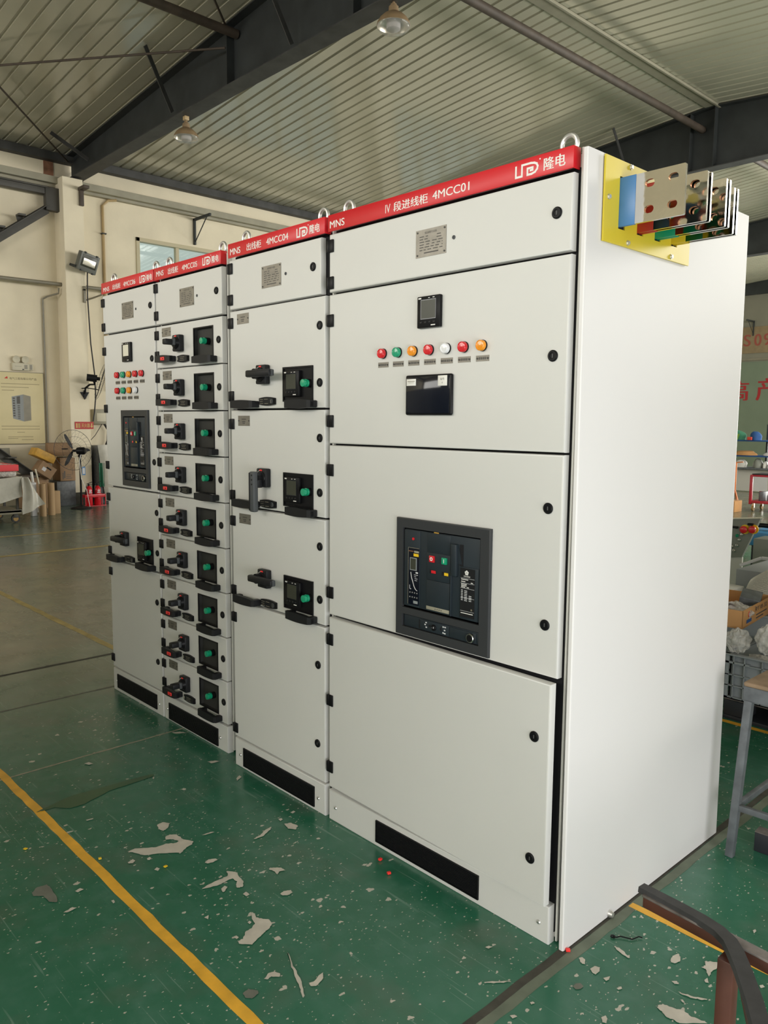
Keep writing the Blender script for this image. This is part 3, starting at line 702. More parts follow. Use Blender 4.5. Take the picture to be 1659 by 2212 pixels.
# signs, lights, poster on the left wall
t = thing('fire_sign', 'red sign with gold characters and a down arrow on the pilaster', 'sign', (-12.796, 3.78, 1.315))
b = B(); b.box(0, .004, 0, .332, 0, .128, 'sign_red'); obj('board', b, t)
b = B(); text(b, '灭火器', .115, .265, .03, .098, .0045, 'sign_gold', 'x', .001); b.box(.004, .006, .02, .045, .02, .1, 'sign_gold'); b.box(.004, .006, .06, .09, .02, .1, 'sign_gold'); b.box(.004, .006, .072, .078, .015, .11, 'sign_red')
b.prism([(.298, .02), (.325, .055), (.308, .055), (.308, .1), (.288, .1), (.288, .055), (.271, .055)], .004, .006, 'sign_gold', 'x'); obj('lettering', b, t, smooth=0)
t = thing('emergency_light', 'white twin-head emergency light above the poster', 'lamp', (XL, 2.894, 2.30))
b = B(); b.box(0, .06, 0, .28, 0, .13, 'cream', .012); b.box(0, .055, .27, .345, .005, .12, 'cream', .012); obj('battery_box', b, t)
b = B(); b.box(.06, .062, .195, .245, .03, .10, 'pipe_grey'); b.box(.06, .061, .04, .15, .07, .075, 'pipe_grey'); b.box(.055, .057, .285, .325, .02, .105, 'pipe_grey'); b.box(.06, .062, .16, .19, .015, .03, 'black_plastic'); obj('label', b, t)
for y in (.07, .215):
    b = B(); b.lathe((.03, y, .19), (1, 0, -.1), [(0, -.02), (.05, -.01), (.062, .02), (.06, .035), (.05, .03), (0, .02)], 'cream', 24); b.cyl((.03, y, .12), (.03, y, .16), .012, 'cream'); obj('lamp_head', b, t)
t = thing('poster', 'cream poster with a picture of a cabinet on the left wall', 'poster', (XL + .03, 2.66, 1.06))
b = B(); b.box(-.03, 0, -.35, .745, 0, 1.21, 'poster_paper', .006)
b.box(-.032, -.004, -.36, .755, -.01, 1.22, 'pipe_grey', .004); obj('board', b, t)
b = B(); text(b, '电气工程有限公司产品', .19, .63, 1.085, 1.125, .001, 'poster_ink', 'x', .0006)
for (y0, y1, z) in ((.05, .68, 1.015), (.05, .50, .958), (.06, .26, .905), (.03, .66, .30), (.03, .66, .25), (.28, .41, .195), (.13, .56, .118), (.13, .3, .09), (.35, .55, .07)):
    n = int((y1 - y0) / .018)
    for i in range(n): b.box(0, .0012, y0 + i * .018, y0 + i * .018 + .011, z - .006, z + .006, 'poster_ink')
obj('lettering', b, t, smooth=0)
b = B(); b.prism([(.10, 1.10), (.15, 1.14), (.16, 1.10)], .0, .0015, 'poster_red', 'x')
obj('emblem', b, t, smooth=0)
b = B(); b.prism([(.21, .80), (.40, .84), (.40, .38), (.22, .43)], 0, .0012, 'crate_grey', 'x'); b.prism([(.40, .84), (.52, .81), (.52, .40), (.40, .38)], 0, .0012, 'pipe_grey', 'x')
b.prism([(.29, .80), (.345, .81), (.345, .68), (.29, .68)], .0012, .002, 'etch', 'x')
for k in range(8): b.box(.0012, .002, .225, .26, .76 - k * .042, .785 - k * .042, 'etch'); b.box(.0012, .002, .30, .34, .64 - k * .03, .655 - k * .03, 'etch')
obj('printed_cabinet', b, t, smooth=0)
t = thing('junction_box', 'beige junction box on the wall behind the left cabinet', 'box', (XL, 4.25, 1.40))
b = B(); b.box(0, .12, 0, .30, 0, .27, 'rail_paint', .01); b.box(.12, .125, .05, .22, .05, .2, 'cream', .004); obj('box_body', b, t)
b = B(); b.tube([(.1, .2, 0), (.1, .26, -.1), (.1, .25, -.3), (.1, .2, -.42)], .022, 'cable_black'); b.tube([(.1, .15, 0), (.1, .02, -.2), (.1, -.1, -.32)], .006, 'cable_black'); obj('cable', b, t)

# ------------------------------------------------------------------ switchgear: shared part meshes (origin on the door face, -y towards the viewer)
ME = {}
def once(key, fn):
    if key not in ME:
        b = B(); fn(b); ME[key] = b.me(key)
    return ME[key]
def d_lock(b):
    b.lathe((0, 0, 0), (0, -1, 0), [(.0155, 0), (.0155, .003), (.013, .005), (.009, .005), (.0085, .003), (0, .003)], 'black_plastic', 24)
    b.box(-.0012, .0012, -.0038, -.003, -.005, .005, 'frame_rail')
def d_hinge(b):
    b.box(-.010, .020, -.006, .0, -.0215, .0215, 'black_plastic', .002)
    b.box(-.013, -.002, -.008, .020, -.0205, .0205, 'black_plastic', .002)
    b.box(-.0145, -.0128, -.003, .0, -.010, .012, 'steel')
def d_screw(b):
    b.lathe((0, 0, 0), (0, -1, 0), [(.007, 0), (.007, .001), (.0045, .0045), (0, .005)], 'zinc', 14); b.box(-.003, .003, -.0053, -.0048, -.0006, .0006, 'etch')
def d_plate(b):     # 125 x 80 nameplate, origin lower left
    b.box(0, .127, -.0012, 0, 0, .082, 'etched_plate')
    for x in (.007, .12):
        for z in (.007, .075): b.cyl((x, -.0012, z), (x, -.003, z), .0028, 'etch', 10)
    text(b, '低压成套开关设备', .038, .088, .068, .075, -.0014, 'etch')
    for k, z in enumerate((.061, .053, .045, .037, .029, .021)):
        x = .016
        while x < .11:
            l = random.uniform(.008, .02)
            if not (.052 < x < .062): b.box(x, min(x + l, .112), -.0015, -.0012, z - .0013, z + .0013, 'etch')
            x += l + random.uniform(.004, .012)
    b.box(.035, .095, -.0015, -.0012, .010, .0135, 'etch')
def d_tag(b):       # 86 x 40 circuit tag
    b.box(0, .084, -.001, 0, 0, .041, 'etched_plate')
    for x in (.005, .079): b.cyl((x, -.001, .0205), (x, -.0028, .0205), .003, 'etch', 10)
    for x0, x1, z in ((.026, .058, .027), (.03, .052, .017), (.032, .05, .0105)): b.box(x0, x1, -.0013, -.001, z - .0018, z + .0018, 'etch')
def d_keyhole(b): b.lathe((0, 0, 0), (0, -1, 0), [(.006, 0), (.006, .002), (.003, .002), (.003, .0005), (0, .0005)], 'grey_plastic', 16)
def lampmesh(m):
    def f(b):
        b.lathe((0, 0, 0), (0, -1, 0), [(.0165, 0), (.0165, .004), (.0155, .005)], 'black_plastic', 24)
        b.lathe((0, 0, 0), (0, -1, 0), [(.0155, .005), (.0155, .015), (.0145, .0165), (.0125, .017), (.0118, .0155), (0, .0165)], m, 24)
    return f
def d_lamplabel(b):
    b.box(-.0245, .0245, -.001, 0, -.0085, .0085, 'etched_plate')
    for x in (-.0195, .0195): b.cyl((x, -.001, 0), (x, -.003, 0), .003, 'etch', 10)
    for x in (-.011, -.004, .003, .010): b.box(x - .0025, x + .0025, -.0013, -.001, -.0035, .0035, 'etch')
def meter(lcd):
    def f(b):       # 96 mm panel meter, origin centre
        b.box(-.048, .048, -.013, 0, -.048, .048, 'black_plastic', .003)
        b.box(-.032, .032, -.0136, -.0128, -.022, .037, 'screen')
        b.box(-.030, .030, -.0139, -.0134, -.020, .035, lcd)
        b.box(-.042, -.030, -.0136, -.0129, .0395, .0435, 'white_print'); b.box(.0, .006, -.0136, -.0129, .0405, .0425, 'white_print'); b.box(.018, .026, -.0136, -.0129, .0405, .0425, 'white_print')
        for x in (-.03, -.012, .006, .024): b.box(x - .005, x + .005, -.0142, -.0128, -.034, -.028, 'dark_plastic', .001); b.box(x - .0025, x + .002, -.0145, -.0141, -.0325, -.0318, 'grey_plastic')
        b.box(.012, .03, -.0136, -.0129, -.0425, -.0395, 'white_print')
    return f
def d_switchbase(b):  # 60 x 75
    b.box(-.032, .032, -.026, 0, -.037, .037, 'dark_plastic', .005)
    b.lathe((0, -.026, 0), (0, -1, 0), [(.0285, 0), (.027, .004), (.022, .006), (0, .006)], 'black_plastic', 28)
    pts = [(-.029 * math.cos(t), -.0275, .029 * math.sin(t)) for t in [i * .1 for i in range(4, 15)]]
    for i in range(len(pts) - 1): b.beam(pts[i], pts[i + 1], .0012, .0028, 'white_print', up=(0, 1, 0))
    b.box(-.007, .008, -.0272, -.026, .0265, .033, 'tab_red')
    b.box(-.030, -.025, -.0272, -.026, -.024, -.012, 'white_print', .001)
def d_lever_h(b):   # horizontal pistol grip, pivot at origin
    b.box(-.036, .124, -.066, -.042, -.0135, .0135, 'dark_plastic', .006); b.cyl((0, -.03, 0), (0, -.05, 0), .02, 'black_plastic')
    b.box(.09, .1245, -.058, -.040, -.0125, .0125, 'grey_plastic', .004)
def d_lever_v(b):   # vertical grip hanging down, three padlock holes
    b.box(-.016, .016, -.070, -.046, -.135, .024, 'grey_plastic', .006); b.box(-.0165, -.006, -.0715, -.046, -.13, .02, 'dark_plastic', .003); b.cyl((0, -.03, 0), (0, -.05, 0), .02, 'black_plastic')
    b.box(-.012, .018, -.05, -.026, -.04, .02, 'dark_plastic', .004)
    for z in (.01, -.008, -.026): b.cyl((.004, -.0695, z), (.004, -.0708, z), .0035, 'gap_black', 12)
def d_knob(b):      # short horizontal grip knob of a drawer switch
    b.cyl((0, -.026, 0), (0, -.040, 0), .026, 'black_plastic', 24, r2=.022)
    b.box(-.017, .017, -.088, -.034, -.0125, .0125, 'dark_plastic', .005); b.box(-.008, .018, -.054, -.034, -.0145, .0145, 'grey_plastic', .004)
def pull(L_, tab=False):
    def f(b):       # bow handle, origin left foot centre
        n = 14; h = .0155
        vs = []
        for i in range(n + 1):
            t = i / n; x = t * L_
            d = .043 * min(1, (math.sin(PI * t) * 1.15 + .80)) if 0 < i < n else .035
            hh = h * (.85 + .25 * math.sin(PI * t))
            vs += [(x, -d, -hh), (x, -d, hh), (x, -d + .016, hh), (x, -d + .016, -hh)]
        fs = [(0, 1, 2, 3), (n * 4, n * 4 + 3, n * 4 + 2, n * 4 + 1)]
        for i in range(n):
            for k in range(4): fs.append((i * 4 + k, i * 4 + 4 + k, i * 4 + 4 + (k + 1) % 4, i * 4 + (k + 1) % 4))
        b.add(vs, fs, 'dark_plastic')
        b.box(0, .026, -.036, 0, -.013, .013, 'dark_plastic', .004); b.box(L_ - .026, L_, -.036, 0, -.013, .013, 'dark_plastic', .004)
        if tab:
            b.box(L_ * .50, L_ * .76, -.0465, -.041, -.008, .008, 'tab_red', .003); b.cyl((L_ * .70, -.046, 0), (L_ * .70, -.0475, 0), .003, 'gap_black', 10)
    return f
def latch(L_, key):
    def f(b):       # oval interlock escutcheon, origin centre
        n = 8; pr = [(-L_ / 2, -.012), (-L_ / 2, .012)] + [(-L_ / 2 + L_ * i / n, .012 + .0048 * math.sin(PI * i / n)) for i in range(1, n)] + [(L_ / 2, .012), (L_ / 2, -.012)] + [(L_ / 2 - L_ * i / n, -.012 - .0048 * math.sin(PI * i / n)) for i in range(1, n)]
        b.prism(pr, -.009, 0, 'black_plastic'); b.prism([(x * .93, z * .88) for x, z in pr], -.0115, -.009, 'dark_plastic')
        for x0, x1, z in ((-.042, -.02, .007), (-.042, -.022, -.001), (-.042, -.018, -.009), (-.012, .012, .008), (-.01, .014, -.009)) if key else ((-.02, .022, .007), (-.016, .016, 0), (-.02, .022, -.008)):
            b.box(x0, x1, -.012, -.0114, z - .0009, z + .0009, 'pipe_grey')
        if key:
            b.lathe((L_ * .34, -.0113, 0), (0, -1, 0), [(.0095, 0), (.0085, .0012), (.0065, .0012)], 'grey_plastic', 18); b.box(L_ * .34 - .0015, L_ * .34 + .0015, -.0135, -.011, -.007, .005, 'steel')
        else:
            b.box(-L_ / 2 + .006, -L_ / 2 + .012, -.0122, -.0114, -.007, .007, 'rail_paint', .0006)
    return f
def d_button(b):
    b.lathe((0, 0, 0), (0, -1, 0), [(.015, -.014), (.015, .005)], 'black_plastic', 20)
    b.lathe((0, 0, 0), (0, -1, 0), [(.014, .005), (.0145, .013), (.011, .014), (.011, .018), (.014, .019), (.0135, .027), (0, .028)], 'lens_green', 20)
def d_windowplate(b):  # black meter window 183 x 129, origin lower left
    b.box(0, .182, -.0015, 0, 0, .129, 'black_plastic')
    frame4(b, 0, .182, 0, .129, .006, .006)
def frame4(b, x0, x1, z0, z1, w_, d, m='black_plastic', y1=0.0):
    for (a, c, e, g) in ((x0, x0 + w_, z0, z1), (x1 - w_, x1, z0, z1), (x0 + w_, x1 - w_, z0, z0 + w_), (x0 + w_, x1 - w_, z1 - w_, z1)): b.box(a, c, -d, y1, e, g, m)
def d_eye(b):
    b.tube([(.0235 * math.cos(2 * PI * i / 28), 0, .028 + .0235 * math.sin(2 * PI * i / 28)) for i in range(28)], .0065, 'zinc', 10, True)
    b.cyl((0, 0, -.005), (0, 0, .008), .012, 'zinc', 16)
    b.cyl((0, 0, -.012), (0, 0, -.002), .017, 'zinc', 20)

def put(name, parent, key, fn, x, z, y=0.0, label=None):
    o = obj(name, once(key, fn), parent, (x, y, z))
    if label: o['label'] = label
    return o

# ------------------------------------------------------------------ cabinets
def cabinet(x0, x1, yf, title, label, eyes, htxt, depth=1.0):
    t = thing('switchgear_cabinet', label, 'switchgear cabinet', (x0, yf, 0), group='row of switchgear cabinets')
    W = x1 - x0
    b = B()
    b.box(0.002, W + .010, .032, depth, .012, 2.185, 'powder_coat', .002)
    b.box(0.006, W + .002, .0265, .033, .03, 2.15, 'gap_black')
    b.box(.03, .10, .06, .13, 0, .02, 'gap_black'); b.box(W - .1, W - .03, .06, .13, 0, .02, 'gap_black')
    b.box(.03, .10, depth - .13, depth - .06, 0, .02, 'gap_black'); b.box(W - .1, W - .03, depth - .13, depth - .06, 0, .02, 'gap_black')
    obj('carcass', b, t)
    h = B()
    hw = W + .001
    h.box(-.004, hw, -.003, .0, 2.1425, 2.199, 'red_enamel', .0014); h.box(hw - .003, hw, -.001, .030, 2.143, 2.1985, 'red_enamel', .001); h.box(-.004, hw - .003, .0, .03, 2.196, 2.1985, 'red_enamel')
    hd = obj('header_strip', h, t)
    tx = B()
    for (s, a, c, e, g, bold) in htxt: text(tx, s, a - x0, c - x0, e, g, -.0033, 'white_print', bold=bold)
    lx0, lx1, lz0, lz1 = title
    lx0 -= x0; lx1 -= x0; sw, sh = lx1 - lx0, lz1 - lz0; th = .165
    path = [(.05, .88), (.05, .08), (.30, .08), (.30, .92), (.66, .92), (.80, .87), (.90, .76), (.94, .56), (.92, .36), (.84, .17), (.70, .08), (.53, .08), (.53, .56), (.74, .56), (.74, .37), (.66, .37)]
    for i in range(len(path) - 1):
        (a, c), (e, g) = path[i], path[i + 1]
        p = Vector((a * sw, c * sh)); q = Vector((e * sw, g * sh)); d = (q - p).normalized(); nn = Vector((-d.y, d.x)) * th * sh / 2; d = d * th * sh / 2
        k = -.0033 - .00002 * i
        tx.add([(lx0 + v.x, k, lz0 + v.y) for v in (p - d - nn, q + d - nn, q + d + nn, p - d + nn)], [(0, 1, 2, 3)], 'white_print')
    tx.cyl((lx1 + .002, -.0028, lz1 + .0015), (lx1 + .002, -.0034, lz1 + .0015), .0022, 'white_print', 10)
    l = obj('lettering', tx, hd, smooth=0); l['label'] = 'white lettering and emblem'
    for ex, ez in eyes: obj('lifting_eye', once('lifting_eye', d_eye), t, (ex - x0, .055, 2.197))
    t['_w'] = W
    return t
def door(t, z0, z1, xa=0.0, xb=None, holes=(), name='door', inner='dark_plastic', hinges=(), locks=(), hx=0.006):
    W = t['_w']; xb = W if xb is None else xb
    b = B(); b.panel(xb - xa, z1 - z0, .024, .0045, 'powder_coat', holes, inner, .018)
    d = obj(name, b, t, (xa, 0, z0))
    for z in hinges: put('hinge', d, 'hinge', d_hinge, hx - xa, z - z0)
    for x, z in locks: put('lock', d, 'lock', d_lock, x, z - z0)
    return d
def base(t, zt, g, scr):
    W = t['_w']
    b = B(); b.panel(W, zt, .030, .004, 'powder_coat')
    pl = obj('plinth', b, t, (0, 0, 0.0))
    gx0, gx1, gz0, gz1 = g; b = B()
    b.box(gx0, gx1, -.002, .0, gz0, gz1, 'gap_black')
    for k in range(int((gz1 - gz0 - .008) / .005)): b.box(gx0 + .004, gx1 - .004, -.0045, -.001, gz0 + .005 + k * .005, gz0 + .0068 + k * .005, 'black_plastic')
    frame4(b, gx0, gx1, gz0, gz1, .003, .0055)
    obj('vent_grille', b, pl)
    for x in scr: put('screw', pl, 'screw', d_screw, x, .056)

def breaker(t, x0, z0, full=True, s=1.0):
    """withdrawable air circuit breaker front, 390 x 387"""
    r = B(); Wf, Hf = .393 * s, .387
    def ring(x0_, x1_, z0_, z1_, m, d=-.012): r.box(x0_, x1_, d, 0, z0_, z1_, m)
    e = .003
    for (xa, xb, za, zb) in ((0, Wf, 0, Hf),):
        r.panel(Wf, Hf, .012, .003, 'breaker_frame', ((.030 * s, Wf - .036 * s, .094, Hf - .031), (.030 * s, Wf - .036 * s, .030, .072)), 'breaker_frame', .0095)
    r.v = [(x, y - .012, z) for x, y, z in r.v]
    r.box(.02, Wf - .02, -.0025, 0, .02, Hf - .02, 'gap_black')
    t_ = obj('circuit_breaker', r, t, (x0, 0, z0))
    S = s
    f = B()
    f.box(.035 * S, .352 * S, -.007, 0, .099, .352, 'breaker_face', .003)
    f.box(.035 * S, .105 * S, -.009, -.005, .100, .350, 'breaker_face', .002)
    f.box(.137 * S, .236 * S, -.0095, -.005, .100, .200, 'breaker_face', .0015); f.box(.137 * S, .236 * S, -.0095, -.005, .201, .288, 'breaker_face', .0015); f.box(.137 * S, .236 * S, -.009, -.005, .2895, .350, 'breaker_face', .0015)
    f.box(.278 * S, .350 * S, -.0095, -.005, .100, .262, 'breaker_face', .002)
    f.box(.150 * S, .178 * S, -.010, -.0094, .222, .234, 'gap_black'); f.box(.158 * S, .177 * S, -.0104, -.0099, .2235, .2325, 'lens_red')
    f.box(.203 * S, .231 * S, -.010, -.0094, .222, .234, 'gap_black'); f.box(.213 * S, .230 * S, -.0104, -.0099, .2235, .2325, 'yellow_sticker')
    f.box(.165 * S, .185 * S, -.008, -.0065, .351, .354, 'tape_yellow')
    f.box(.138 * S, .236 * S, -.0102, -.0094, .105, .116, 'rail_paint', .0003)
    text(f, '▪▪▪▪', .175 * S, .205 * S, .109, .112, -.0104, 'etch')
    f.cyl((.077 * S, -.009, .323), (.077 * S, -.0115, .323), .0045, 'lens_red', 14)
    obj('front_cover', f, t_)
    u = B()   # trip unit
    u.box(.055 * S, .104 * S, -.0105, -.009, .108, .294, 'screen'); u.box(.055 * S, .0563 * S, -.011, -.009, .108, .294, 'pipe_grey'); u.box(.055 * S, .104 * S, -.011, -.009, .293, .2942, 'pipe_grey')
    u.box(.064 * S, .094 * S, -.0116, -.0105, .221, .262, 'crate_grey'); u.box(.067 * S, .091 * S, -.012, -.0113, .2235, .2595, 'lcd')
    u.box(.080 * S, .102 * S, -.0113, -.0104, .267, .276, 'yellow_sticker'); u.box(.082 * S, .103 * S, -.011, -.0104, .279, .285, 'rail_paint'); u.box(.058 * S, .078 * S, -.011, -.0104, .281, .284, 'copper')
    px = [(.068, .214), (.072, .196), (.078, .183), (.083, .170), (.090, .16), (.098, .156)]
    for i in range(len(px) - 1): u.beam((px[i][0] * S, -.011, px[i][1]), (px[i + 1][0] * S, -.011, px[i + 1][1]), .001, .002, 'white_print', up=(0, 1, 0))
    for (a, c, e, g) in ((.063, .0645, .158, .172), (.063, .070, .158, .160), (.083, .100, .206, .2075), (.084, .092, .200, .2015), (.086, .098, .194, .1955), (.086, .096, .188, .1895), (.09, .1, .212, .217)): u.box(a * S, c * S, -.0112, -.0104, e, g, 'paper')
    for i in range(4):
        for z in (.147, .132): u.box((.062 + i * .0105) * S, (.069 + i * .0105) * S, -.0114, -.0104, z - .004, z + .005, 'dark_plastic', .001); u.box((.064 + i * .0105) * S, (.0675 + i * .0105) * S, -.0117, -.0113, z, z + .002, 'paper')
    u.box(.081 * S, .1 * S, -.0114, -.0104, .113, .122, 'crate_grey')
    obj('trip_unit', u, t_)
    for (xx, m, nm, lb) in ((.162, 'lens_red', 'O', 'red off button'), (.215, 'lens_green', 'I', 'green on button')):
        q = B(); q.box(-.0105 * S, .0105 * S, -.0065, 0, -.0105, .0105, m, .0015)
        if nm == 'O': q.lathe((0, -.0064, 0), (0, -1, 0), [(.006, 0), (.006, .0006), (.003, .0006), (.003, 0)], 'white_print', 20)
        else: q.box(-.001, .001, -.0071, -.006, -.006, .006, 'white_print')
        o = obj('push_button', q, t_, (xx * S, -.009, .269)); o['label'] = lb
    q = B(); q.box(.240 * S, .276 * S, -.006, -.003, .100, .326, 'gap_black'); q.box(.240 * S, .244 * S, -.013, -.004, .100, .326, 'breaker_face', .001)
    q.box(.274 * S, .288 * S, -.0085, -.004, .262, .328, 'gap_black')
    q.box(.246 * S, .268 * S, -.020, -.006, .228, .328, 'breaker_face', .004); q.prism([(.268 * S, .268), (.284 * S, .268), (.268 * S, .328)], -.010, -.006, 'breaker_face')
    obj('charging_lever', q, t_)
    q = B(); q.box(.280 * S, .337 * S, -.0105, -.0095, .108, .258, 'dark_plastic')
    for a in range(5): q.cyl(((.305 + .0045 * math.cos(a * 2 * PI / 5 + PI / 2)) * S, -.0104, .245 + .0045 * math.sin(a * 2 * PI / 5 + PI / 2)), ((.305 + .0045 * math.cos(a * 2 * PI / 5 + PI / 2)) * S, -.0108, .245 + .0045 * math.sin(a * 2 * PI / 5 + PI / 2)), .0034, 'white_print', 12)
    text(q, '万能式断路器', .293 * S, .319 * S, .2315, .2365, -.0107, 'white_print')
    for z in (.228, .213, .197, .168, .127): q.box(.282 * S, .336 * S, -.0109, -.0104, z - .0004, z + .0004, 'paper')
    for (a, c, z) in ((.284, .311, .224), (.284, .300, .2175), (.322, .330, .2165), (.284, .306, .2095), (.284, .305, .205), (.284, .300, .2005), (.306, .315, .2005), (.284, .332, .1205)): q.box(a * S, c * S, -.0109, -.0104, z - .0011, z + .0011, 'white_print')
    for k in range(7):
        z = .192 - k * .0055 + .002
        if z > .158: pass
        q.box(.284 * S, .291 * S, -.0109, -.0104, .1645 + (6 - k) * .005 - .001 - .004, .1645 + (6 - k) * .005 + .001 - .004, 'paper'); q.box(.297 * S, .308 * S, -.0109, -.0104, .1645 + (6 - k) * .005 - .001 - .005, .1645 + (6 - k) * .005 + .001 - .005, 'paper')
        if k > 2: q.box(.315 * S, .325 * S, -.0109, -.0104, .1645 + (6 - k) * .005 - .001 - .004, .1645 + (6 - k) * .005 + .001 - .004, 'paper')
    q.cyl((.326 * S, -.0105, .134), (.326 * S, -.0109, .134), .003, 'pipe_grey', 12)
    obj('rating_label', q, t_)
    q = B(); q.box(.034 * S, .352 * S, -.006, 0, .031, .069, 'breaker_face', .002); q.box(.110 * S, .235 * S, -.009, -.005, .033, .067, 'breaker_face', .002); q.box(.104 * S, .122 * S, -.0075, -.004, .036, .064, 'gap_black')
    for (a, z) in ((.138, .060), (.134, .053), (.139, .045), (.212, .060), (.220, .060), (.218, .050), (.212, .041), (.219, .040)): q.box((a - .003) * S, (a + .003) * S, -.0095, -.0089, z - .002, z + .002, 'paper')
    q.lathe((.172 * S, -.009, .050), (0, -1, 0), [(.010, 0), (.010, .003), (.008, .005), (.006, .002), (0, .002)], 'black_plastic', 22); q.box(.171 * S, .173 * S, -.012, -.010, .047, .053, 'paper')
    q.cyl((.153 * S, -.009, .052), (.153 * S, -.0095, .052), .004, 'gap_black', 14); q.prism([(.205 * S, .042), (.205 * S, .060), (.197 * S, .051)], -.0096, -.0089, 'gap_black')
    q.box(.236 * S, .345 * S, -.009, -.004, .034, .066, 'breaker_face', .004)
    obj('racking_panel', q, t_)
    q = B(); q.lathe((0, 0, 0), (0, -1, 0), [(.0145, 0), (.0145, .010), (.013, .012), (.011, .012)], 'steel', 28); q.cyl((0, 0, 0), (0, -.0113, 0), .0112, 'black_plastic', 24)
    o = obj('racking_key', q, t_, (.327 * S, -.007, .049)); o['label'] = 'round chrome-edged key'
    return t_

LBL = ('MNS', '出线柜')
# 4MCC01 ------------------------------------------------------------
A = cabinet(-1.144, -.153, 0.0, (-.340, -.259, 2.152, 2.186), 'widest light grey switchgear cabinet marked 4MCC01, busbars on its right side', ((-.205, 0), (-1.102, 0)),
            (('MNS', -1.137, -1.060, 2.153, 2.177, .0006), ('IV', -.857, -.834, 2.154, 2.180, 0), ('段进线柜', -.819, -.669, 2.152, 2.181, .0007), ('4MCC01', -.649, -.503, 2.1565, 2.1805, .0005), ('隆电', -.244, -.177, 2.154, 2.186, .0008)))
a0 = -1.144
d = door(A, 1.9375, 2.134, hinges=(2.094, 1.969), locks=((-.199 - a0, 2.039),))
put('nameplate', d, 'nameplate', d_plate, -.719 - a0, 1.994 - 1.9375); put('keyhole', d, 'keyhole', d_keyhole, -.562 - a0, 2.034 - 1.9375)
d = door(A, 1.411, 1.929, hinges=(1.840, 1.490), locks=((-.198 - a0, 1.669),))
d = door(A, .787, 1.4045, hinges=(1.316, .870), locks=((-.198 - a0, 1.258), (-.197 - a0, .932)))
put('power_meter', A, 'power_meter', meter('lcd'), -.651 - a0, 1.826)
for k, m in enumerate(('red', 'green', 'amber', 'red', 'white', 'red', 'amber')):
    x = -.863 + k * .0702
    put('indicator_lamp', A, 'lamp_' + m, lampmesh('lens_' + m), x - a0, 1.7115, label=m + ' indicator lamp')
    put('lamp_label', A, 'lamp_label', d_lamplabel, x - a0, 1.675)
h = B(); h.box(0, .197, -.0125, 0, 0, .125, 'black_plastic', .006, 3); h.box(.006, .19, -.0135, -.012, .006, .119, 'screen', .002)
hm = obj('touch_screen', h, A, (-.748 - a0, 0, 1.511))
h = B(); h.box(0, .041, -.0008, 0, 0, .021, 'sticker', .0003); h.box(.005, .036, -.0011, -.0008, .0125, .0145, 'pipe_grey'); h.box(.009, .032, -.0011, -.0008, .0085, .0095, 'pipe_grey'); obj('sticker', h, hm, (.008, -.0135, .092))
h = B(); h.box(0, .038, -.0008, 0, 0, .031, 'sticker', .0003); text(h, '站号:', .010, .028, .017, .024, -.001, 'etch'); text(h, '4', .0165, .0195, .006, .0125, -.001, 'etch'); obj('sticker', h, hm, (.143, -.0135, .089))
breaker(A, -.782 - a0, .794)
# lower door standing slightly ajar
d = door(A, .128, .7765, hinges=(.695, .464, .208), locks=((-.203 - a0, .615), (-.205 - a0, .253)))
d.rotation_euler = (0, 0, -math.radians(1.5))
base(A, .1165, (.264, .733, .018, .097), (.040, .958))
# frame and side cladding at the right
b = B(); b.box(.996, 1.003, .027, .980, .004, 2.199, 'white_paint', .002); b.box(1.003, 1.0175, .034, .95, .004, 2.185, 'gap_black')
obj('corner_post', b, A)
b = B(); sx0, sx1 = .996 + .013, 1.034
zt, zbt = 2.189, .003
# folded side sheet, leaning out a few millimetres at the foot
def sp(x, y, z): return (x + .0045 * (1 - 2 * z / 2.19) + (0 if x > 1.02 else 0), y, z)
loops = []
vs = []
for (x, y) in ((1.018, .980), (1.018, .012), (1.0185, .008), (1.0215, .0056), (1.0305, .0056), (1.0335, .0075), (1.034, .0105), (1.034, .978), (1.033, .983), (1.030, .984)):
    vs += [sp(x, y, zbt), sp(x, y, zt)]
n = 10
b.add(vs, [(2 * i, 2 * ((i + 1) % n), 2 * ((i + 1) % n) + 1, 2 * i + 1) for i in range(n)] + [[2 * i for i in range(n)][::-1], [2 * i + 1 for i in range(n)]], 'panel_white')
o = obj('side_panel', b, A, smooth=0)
b = B(); b.lathe((0, 0, 0), (1, 0, 0), [(.012, 0), (.012, .006), (.008, .014), (0, .016)], 'zinc', 20); obj('screw', b, o, (1.038, .249, .012))
# yellow insulating board with slots
b = B()
ys0, ys1, zs0, zs1 = .075, .552, 1.966, 2.184
slots = [(.146, .180), (.243, .277), (.341, .376), (.437, .473)]
ysl = sorted({ys0, ys1} | {q for s_ in slots for q in s_}); zsl = [zs0, 2.008, 2.143, zs1]
for i in range(len(ysl) - 1):
    for k in range(3):
        c = (ysl[i] + ysl[i + 1]) / 2
        if k == 1 and any(s_[0] < c < s_[1] for s_ in slots): continue
        b.box(1.0335, 1.0385, ysl[i], ysl[i + 1], zsl[k], zsl[k + 1], 'yellow_board')
for s_ in slots: b.box(1.0342, 1.0348, s_[0], s_[1], 2.008, 2.143, 'gap_black')
yb = obj('insulating_board', b, A, smooth=0); yb['label'] = 'yellow board'
for (y, z) in ((.198, 2.176), (.093, 2.080), (.196, 1.978), (.440, 1.977)):
    b = B(); b.lathe((0, 0, 0), (1, 0, 0), [(.0075, 0), (.0075, .002), (.0055, .002), (.0055, .006), (0, .006)], 'zinc', 6); obj('bolt', b, yb, (1.0385, y, z))
